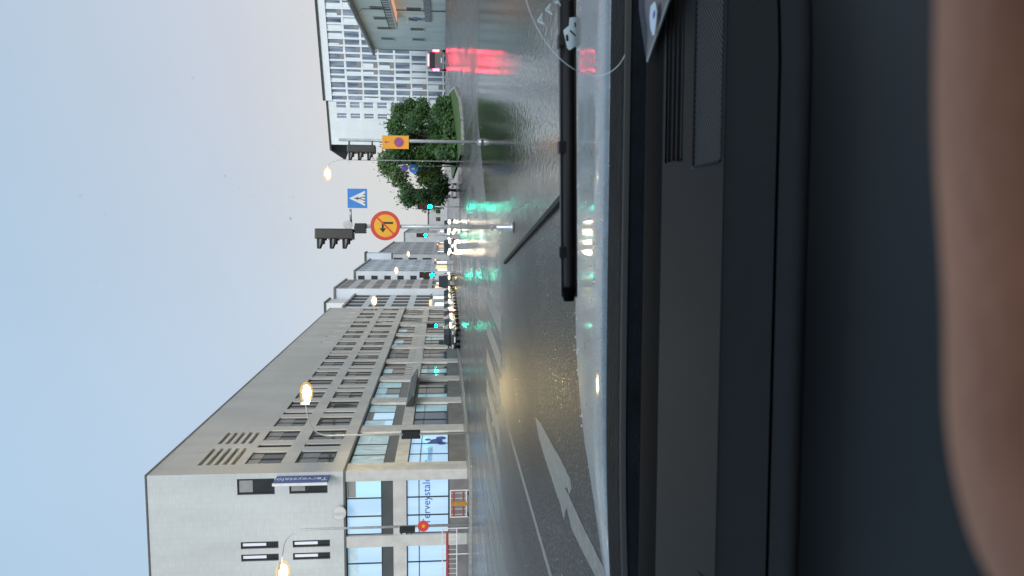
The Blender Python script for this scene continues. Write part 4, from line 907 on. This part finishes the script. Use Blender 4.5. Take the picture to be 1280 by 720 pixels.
def perforated():
    m = mat('perforated speaker mesh', (0.036, 0.038, 0.042), 0.45); t = m.node_tree; b_ = t.nodes['Principled BSDF']
    co = t.nodes.new('ShaderNodeTexCoord'); mp = t.nodes.new('ShaderNodeMapping'); mp.inputs['Rotation'].default_value = (0, 0, R(38)); mp.inputs['Scale'].default_value = (270, 270, 270)
    t.links.new(co.outputs['Object'], mp.inputs[0]); vv = t.nodes.new('ShaderNodeTexVoronoi'); vv.inputs['Randomness'].default_value = 0.0; vv.inputs['Scale'].default_value = 1.0; t.links.new(mp.outputs[0], vv.inputs['Vector'])
    r = t.nodes.new('ShaderNodeMapRange'); r.inputs[1].default_value = 0.28; r.inputs[2].default_value = 0.42; t.links.new(vv.outputs['Distance'], r.inputs[0])
    mx = t.nodes.new('ShaderNodeMix'); mx.data_type = 'RGBA'; mx.inputs[6].default_value = (0.004, 0.004, 0.005, 1); mx.inputs[7].default_value = (0.034, 0.036, 0.040, 1); t.links.new(r.outputs[0], mx.inputs[0]); t.links.new(mx.outputs[2], b_.inputs['Base Color'])
    return m
b = MB(); b.v += [(x, y, topz(y) + EYE - 0.003) for x, y in ((sx_, 0.706), (0.60, 0.706), (0.60, 0.772), (sx_, 0.772))]; b.f.append((0, 1, 2, 3)); so = b.build('speaker_grille', perforated(), car0)
b = MB(); rb_ = MB(); x1_, yA, yB = 0.60, 0.7075, 0.7705; k_ = math.tan(R(38)); y_ = yA - 0.35
while y_ < yB + 0.02:                                     # slanting ribs clipped to the panel
    pts_ = [(x_, y_ + (x_ - sx_) * k_) for x_ in (sx_ + .002, x1_)]
    xa_ = max(sx_ + .002, sx_ + (yA - y_) / k_); xb_ = min(x1_, sx_ + (yB - y_) / k_)
    if xb_ > xa_ + .003:
        a_ = Vector((xa_, y_ + (xa_ - sx_) * k_, 0)); c_ = Vector((xb_, y_ + (xb_ - sx_) * k_, 0)); n_ = Vector((-math.sin(R(38)), math.cos(R(38)), 0)) * 0.0008
        q_ = [a_ - n_, c_ - n_, c_ + n_, a_ + n_]; rb_.prism([(p.x, p.y, topz(p.y) + EYE - 0.003) for p in q_], (0, 0, 0.002))
    y_ += 0.0046
rb_ = rb_.build('grille_ribs', mat('grille rib plastic', (0.035, 0.037, 0.042), 0.5), so); rb_['kind'] = 'stuff'
rr = [(sx_, 0.706), (0.60, 0.706), (0.60, 0.772), (sx_, 0.772)]
b.tube([(sx_ + .003, 0.6, 0)] * 0 + [(0.60, 0.7065, topz(.7065) + EYE - .0005), (sx_ + 0.004, 0.7065, topz(.7065) + EYE - .0005), (sx_, 0.711, topz(.711) + EYE - .0005), (sx_, 0.767, topz(.767) + EYE - .0005), (sx_ + 0.004, 0.7715, topz(.7715) + EYE - .0005), (0.60, 0.7715, topz(.7715) + EYE - .0005)], 0.0013, 6).build('grille_rim', DASHL, so, True)
strip('crease_highlight', [(0.7035, -0.26775), (0.7015, -0.2680), (0.7004, -0.2686), (0.7002, -0.2692)], mat('highlight edge plastic', (0.035, 0.038, 0.042), 0.4, spec=0.4), fn=bend)  # edge highlight put in as a paler plastic strip along the crease
strip('upper_fascia', [(0.7005, -0.2682), (0.697, -0.2705), (0.690, -0.2745), (0.6465, -0.2955)], DASH, fn=bend)
strip('fascia_seam', [(0.6465, -0.2956), (0.650, -0.300), (0.6462, -0.3005), (0.6435, -0.2975)], BLK, fn=bend)
strip('fascia_trim', [(0.6435, -0.2972), (0.628, -0.3020), (0.6205, -0.3050), (0.6175, -0.3085), (0.6185, -0.313), (0.66, -0.330)], DASH, fn=bend)
strip('lower_fascia', [(0.70, -0.31), (0.675, -0.335), (0.655, -0.345), (0.625, -0.375), (0.60, -0.407), (0.599, -0.4085), (0.597, -0.410), (0.55, -0.49), (0.50, -0.62)], LOWER, nx=20)
b = MB(); p0, p1, p2 = cZ(836, 664, -.262), cZ(852, 690, -.263), cZ(880, 722, -.266)
b.tube([p0, p1, p2], 0.0012, 5).build('dash_seam', BLK, car0)
# cowl and bonnet
def hood_fn(x, y, z):
    s = max(0.0, -(x + 0.12) / 0.60); s2 = s * s * s; return (x, y - 0.10 * s2 * (1 if y < 1.5 else 0.2), z - 0.072 * max(0.0, -(x + 0.12) / 0.60) ** 2.3 * ((y - 1.0) / 1.0))
hp = [(1.302, -0.310), (1.303, -0.292), (1.306, -0.2855), (1.32, -0.2830), (1.5, -0.300), (1.7, -0.320), (1.9, -0.342), (2.05, -0.366), (2.15, -0.392), (2.25, -0.44), (2.3, -0.55), (2.32, -0.75)]
hood = strip('bonnet', hp, HOODM, x0=-0.98, x1=1.6, nx=60, fn=hood_fn)
strip('cowl', [(1.04, -0.30), (1.085, -0.272), (1.10, -0.2675), (1.14, -0.2705), (1.16, -0.274), (1.20, -0.278), (1.27, -0.2845), (1.296, -0.2885), (1.298, -0.33)], COWL, x0=-0.98, x1=1.2, nx=40, fn=lambda x, y, z: (x, y - 0.11 * max(0.0, -(x + 0.12) / 0.60) ** 3, z))
strip('cowl_lip', [(1.105, -0.2715), (1.098, -0.2655), (1.088, -0.2655), (1.083, -0.2715)], LIP, x0=-0.98, x1=1.2, nx=30, fn=lambda x, y, z: (x, y - 0.11 * max(0.0, -(x + 0.12) / 0.60) ** 3, z))
a_, b_ = cY(757, 690, 1.5), cY(774, 697, 1.3); MB().tube([a_ + Vector((0, 0, .004)), b_ + Vector((0, 0, .006))], 0.004, 6).build('washer_jet', RUB, car0)
# wiper
t0 = cY(711, 371, 0.99); t1 = cY(709, -60, 1.0)
d = (t1 - t0).normalized()
MB().tube([t0, t0 + d * .02, t1], [0.006, 0.0095, 0.0095], 8).build('wiper_blade', RUB, car0, True)
MB().box(0, 1, -0.004, 0.004, -0.011, 0.011).build('wiper_rubber', RUB, car0).matrix_local = Matrix.Translation(t0) @ d.to_track_quat('X', 'Z').to_matrix().to_4x4() @ Matrix.Diagonal(((t1 - t0).length, 1, 1, 1))
MB().tube([t0 + d * .18 + Vector((0, .01, .006)), t1 + Vector((0, .02, .003))], [0.004, 0.008], 6).build('wiper_arm', RUB, car0)
for f_ in (0.06, 0.20, 0.34, 0.48): MB().box(-0.008, 0.008, -0.008, 0.008, -0.006, 0.014).build('wiper_clip', RUB, car0, bevel=0.002).matrix_local = Matrix.Translation(t0 + d * f_) @ d.to_track_quat('X', 'Z').to_matrix().to_4x4()
MB().tube([t0 - d * .006, t0 + d * .012], [0.007, 0.011], 8).build('wiper_end_cap', BLK, car0, True)
# windscreen: a clear sheet raked back over the dash; roof and posts outside the view
GB, GT = Vector((0, 1.095, EYE - 0.262)), Vector((0, 0.20, EYE + 0.50))
gd = GT - GB
clear = bpy.data.materials.new('clear windscreen glass'); clear.use_nodes = True; t = clear.node_tree; t.nodes.clear()
o1 = t.nodes.new('ShaderNodeOutputMaterial'); tr = t.nodes.new('ShaderNodeBsdfTransparent'); tr.inputs[0].default_value = (1, 1, 1, 1); t.links.new(tr.outputs[0], o1.inputs[0])
b = MB(); b.poly([(-0.85, GB.y, GB.z), (0.9, GB.y, GB.z), (0.75, GT.y, GT.z), (-0.72, GT.y, GT.z)]); b.build('windscreen', clear, car0)
ROOFM = mat('pale headliner', (0.30, 0.30, 0.30), 0.9)
MB().prism([(-0.72, GT.y, GT.z + .01), (0.75, GT.y, GT.z + .01), (0.70, -1.6, EYE + .50), (-0.66, -1.6, EYE + .50)], (0, 0, .04)).build('roof', ROOFM, car0)
for s_, xa, xb in ((-1, -0.87, -0.74), (1, 0.92, 0.77)): MB().tube([(xa, GB.y, GB.z), (xb, GT.y, GT.z)], 0.035, 6).build('windscreen_post', ROOFM, car0)
MB().box(-0.8, 0.85, -0.9, -0.8, 0.6, 1.5).build('seat_back', BLK, car0)

def on_glass(px, py, lift=0.002):
    r = cray(px, py); n = gd.cross(Vector((1, 0, 0))).normalized(); o_ = Vector((0, 0, EYE)); t = (GB - o_).dot(n) / r.dot(n); return o_ + r * (t - lift)
# round windscreen sticker seen from behind: ring and mirrored lettering
st = empty('windscreen_sticker', (0, 0, 0), CARYAW, 'faint round ring sticker with mirrored lettering on the windscreen', 'sticker')
STK = bpy.data.materials.new('translucent sticker print'); STK.use_nodes = True; t = STK.node_tree; t.nodes.clear()
o1 = t.nodes.new('ShaderNodeOutputMaterial'); tl = t.nodes.new('ShaderNodeBsdfTranslucent'); tl.inputs[0].default_value = (0.75, 0.8, 0.8, 1); tr = t.nodes.new('ShaderNodeBsdfTransparent'); mxs = t.nodes.new('ShaderNodeMixShader'); mxs.inputs[0].default_value = 0.55
t.links.new(tr.outputs[0], mxs.inputs[1]); t.links.new(tl.outputs[0], mxs.inputs[2]); t.links.new(mxs.outputs[0], o1.inputs[0])
cpx = on_glass(728, 4, 0.004); ga = Vector((1, 0, 0)); gb = gd.normalized(); gn = ga.cross(gb)
rad = (on_glass(655, 4, .004) - cpx).length
radx = (on_glass(728, 92, .004) - cpx).length
b = MB(); n = 72
for k in range(n):
    a = 2 * math.pi * k / n
    for r_ in (1.0, 0.985): b.v.append(tuple(cpx + ga * math.cos(a) * radx * r_ + gb * math.sin(a) * rad * r_))
for k in range(n): q = (k + 1) % n; b.f.append((2*k, 2*q, 2*q+1, 2*k+1))
b.build('sticker_ring', STK, st)
for i, ch in enumerate('AARA'):
    p = on_glass(*((676, 25), (686, 12), (697, 1), (709, -9))[i], 0.005)
    up = (p - cpx).normalized(); xr = up.cross(gn).normalized()
    if xr.dot(ga) < 0 and False: xr = -xr
    textmesh('sticker_letter', ch, 0.022, STK, st, frame(-xr, up, p) if False else Matrix(((-xr.x, up.x, gn.x, p.x), (-xr.y, up.y, gn.y, p.y), (-xr.z, up.z, gn.z, p.z), (0, 0, 0, 1))), ext=0.0002)
PAPER = STK.copy(); PAPER.name = 'backlit paper'; [setattr(n.inputs[0], 'default_value', 0.85) for n in PAPER.node_tree.nodes if n.type == 'MIX_SHADER']
lb = empty('windscreen_label', (0, 0, 0), CARYAW, 'torn white paper label with dark marks at the foot of the windscreen', 'label')
b = MB(); pts = [(704, 38), (709, 60), (712, 63), (719, 58), (722, 60), (727, 54), (728, 24), (722, 21), (712, 22), (711, 32)]
b.poly([on_glass(*p, .006) for p in pts]).build('paper', PAPER, lb)
b = MB()
for q in ([(713, 37), (720, 44), (719, 46), (712, 39)], [(718, 28), (720, 28), (720, 34), (718, 34)], [(707, 44), (710, 43), (711, 51), (708, 52)]): b.poly([on_glass(*p, .008) for p in q])
b.build('print_mark', SIGNK, lb)
# dark folder with a paper badge lying on the dash
fo_ = empty('folder', (0, 0, 0), CARYAW, 'dark folder with pale edge and a white badge on the dash by the vent', 'folder')
z0 = -0.243
tip = cZ(812, 77, z0 - .008); aa = cZ(839, 0, z0); bb = cZ(812, 0, z0); cc_ = cZ(841, -60, z0)
far_ = Vector((aa.x + .25, aa.y, EYE + z0)); far2 = Vector((bb.x + .25, tip.y + 0.02, EYE + z0))
b = MB(); b.prism([tip, aa, far_, far2, Vector((bb.x, tip.y + .01, EYE + z0))], (0, 0, 0.004)).build('cover', mat('dark blue cover', (0.03, 0.035, 0.055), 0.35), fo_)
b = MB(); b.tube([tip + Vector((0, -.001, .003)), aa + Vector((0, -.001, .003)), far_ + Vector((0, -.001, .003))], 0.0013, 6).build('edge_piping', mat('pale piping', (0.35, 0.37, 0.36), 0.5), fo_)
pts = [(813, 8), (812, 22), (813, 36), (816, 45), (818, 43), (820, 28), (821, 14), (819, 2), (817, 3)]
b = MB(); b.poly([cZ(px, py, z0 + .0045) for px, py in pts]).build('badge', mat('badge paper', (0.5, 0.62, 0.75), 0.4), fo_)
b = MB(); b.poly([cZ(px, py, z0 + .0052) for px, py in ((816, 16), (818.5, 12), (818, 20), (816, 24))]).build('badge_mark', TEXTB, fo_)

# raindrops on the glass: uncounted beads
WATER = bpy.data.materials.new('water bead'); WATER.use_nodes = True; p = WATER.node_tree.nodes['Principled BSDF']
p.inputs['Transmission Weight'].default_value = 1.0; p.inputs['IOR'].default_value = 1.33; p.inputs['Roughness'].default_value = 0.02; p.inputs['Base Color'].default_value = (1, 1, 1, 1)
def beads(n, place, rmin, rmax, nrm, seed, name, flat=0.45):
    rnd = random.Random(seed); b = MB()
    for _ in range(n):
        c = place(rnd); r_ = rmin + (rmax - rmin) * rnd.random() ** 3; u = nrm.orthogonal().normalized(); v = nrm.cross(u); i = len(b.v)
        for lv, (rr_, hh) in enumerate(((1, 0), (0.75, 0.62), (0, 1))):
            if rr_ == 0: b.v.append(tuple(c + nrm * r_ * flat)); continue
            for k in range(7): a = 2 * math.pi * k / 7; b.v.append(tuple(c + (u * math.cos(a) + v * math.sin(a)) * r_ * rr_ + nrm * r_ * hh * flat))
        for k in range(7):
            q = (k + 1) % 7; b.f.append((i + k, i + q, i + 7 + q, i + 7 + k)); b.f.append((i + 7 + k, i + 7 + q, i + 14))
        b.f.append(tuple(i + k for k in range(7)))
    return b.build(name, WATER, car0, True)
gnn = gd.cross(Vector((1, 0, 0))).normalized()
if gnn.y < 0: gnn = -gnn
rd = beads(300, lambda r: GB + gd * (r.random() ** 1.6) * 0.9 + Vector((r.uniform(-0.75, 0.75), 0, 0)) + gnn * 0.001, 0.0003, 0.0010, gnn, 21, 'raindrops'); tag(rd, 'small raindrops beaded on the outside of the windscreen', kind='stuff')
def hoodpt(r):
    y = r.uniform(1.31, 2.0); x = r.uniform(-0.85, 1.0); z = -0.283 - (y - 1.32) * 0.1; zz = hood_fn(x, y, z); return Vector((zz[0], zz[1], zz[2] + EYE - 0.0005))
hdp = beads(900, hoodpt, 0.0012, 0.0042, Vector((0, 0, 1)), 22, 'bonnet_raindrops'); tag(hdp, 'raindrops beaded on the wet bonnet', kind='stuff')

# ------------------------------------------------------------------ the hand close below the lens
SKIN = mat('skin', (0.50, 0.225, 0.14), 0.6, var=0.15, vs=60, bump=0.15, bs=400)
SKIN.node_tree.nodes['Principled BSDF'].inputs['Subsurface Weight'].default_value = 0.0
def hp3(px, py, dist): return EYEP + ray(px, py) * dist
def hand():
    V = []; Rr = []; E = []
    def add(p, r, par=None):
        V.append(tuple(p)); Rr.append(r)
        if par is not None: E.append((par, len(V) - 1))
        return len(V) - 1
    D = 0.080; s = D / FPX                                   # metres per pixel at this distance
    q = lambda px, py, dz=0.0: EYEP + ray(px, py) * (D + dz)
    palm = add(q(1560, -420, .0), 0.020); wrist = add(q(1750, -560, -.015), 0.022, palm); arm = add(q(2100, -800, -.05), 0.030, wrist)
    k1 = add(q(1300, -330), 0.0125, palm); k2 = add(q(1296, -60), 0.0098, k1); k3 = add(q(1286, 150), 0.0098, k2); k3 = add(q(1300, 370), 0.0092, k3); k4 = add(q(1300, 520), 0.0097, k3); k5 = add(q(1318, 650), 0.0093, k4); k6 = add(q(1368, 800), 0.0078, k5)
    for j, (oy, ln) in enumerate(((260, 1.0), (520, .95), (760, .78))):
        a = add(q(1300 + oy, -300 + j * 20, -.004), 0.0115, palm); b1 = add(q(1320 + oy, -60, -.006), 0.0092, a); b2 = add(q(1350 + oy, -60 + 220 * ln, -.010), 0.0086, b1); b3 = add(q(1400 + oy, -60 + 380 * ln, -.020), 0.0074, b2)
    t1_ = add(q(1950, -260, .010), 0.013, palm); t2_ = add(q(2050, 40, .020), 0.0105, t1_); t3_ = add(q(2000, 260, .028), 0.0085, t2_)
    me = bpy.data.meshes.new('hand'); me.from_pydata(V, E, []); me.materials.append(SKIN); o = bpy.data.objects.new('hand', me); COL.objects.link(o)
    md = o.modifiers.new('Skin', 'SKIN'); md.use_smooth_shade = True
    for i, sv in enumerate(me.skin_vertices[0].data): sv.radius = (Rr[i], Rr[i]); sv.use_root = (i == 0)
    ss = o.modifiers.new('Subdivision', 'SUBSURF'); ss.levels = 2; ss.render_levels = 2
    bpy.context.view_layer.update()
    m2 = bpy.data.meshes.new_from_object(o.evaluated_get(bpy.context.evaluated_depsgraph_get())); bpy.data.objects.remove(o)
    m2.name = 'hand'; m2.shade_smooth(); m2.materials.clear(); m2.materials.append(SKIN); o = bpy.data.objects.new('person', m2); COL.objects.link(o); return o
try:
    tag(hand(), 'bare finger of the person filming, out of focus across the bottom of the view', 'person')
except Exception as ex_: print('hand failed', ex_)
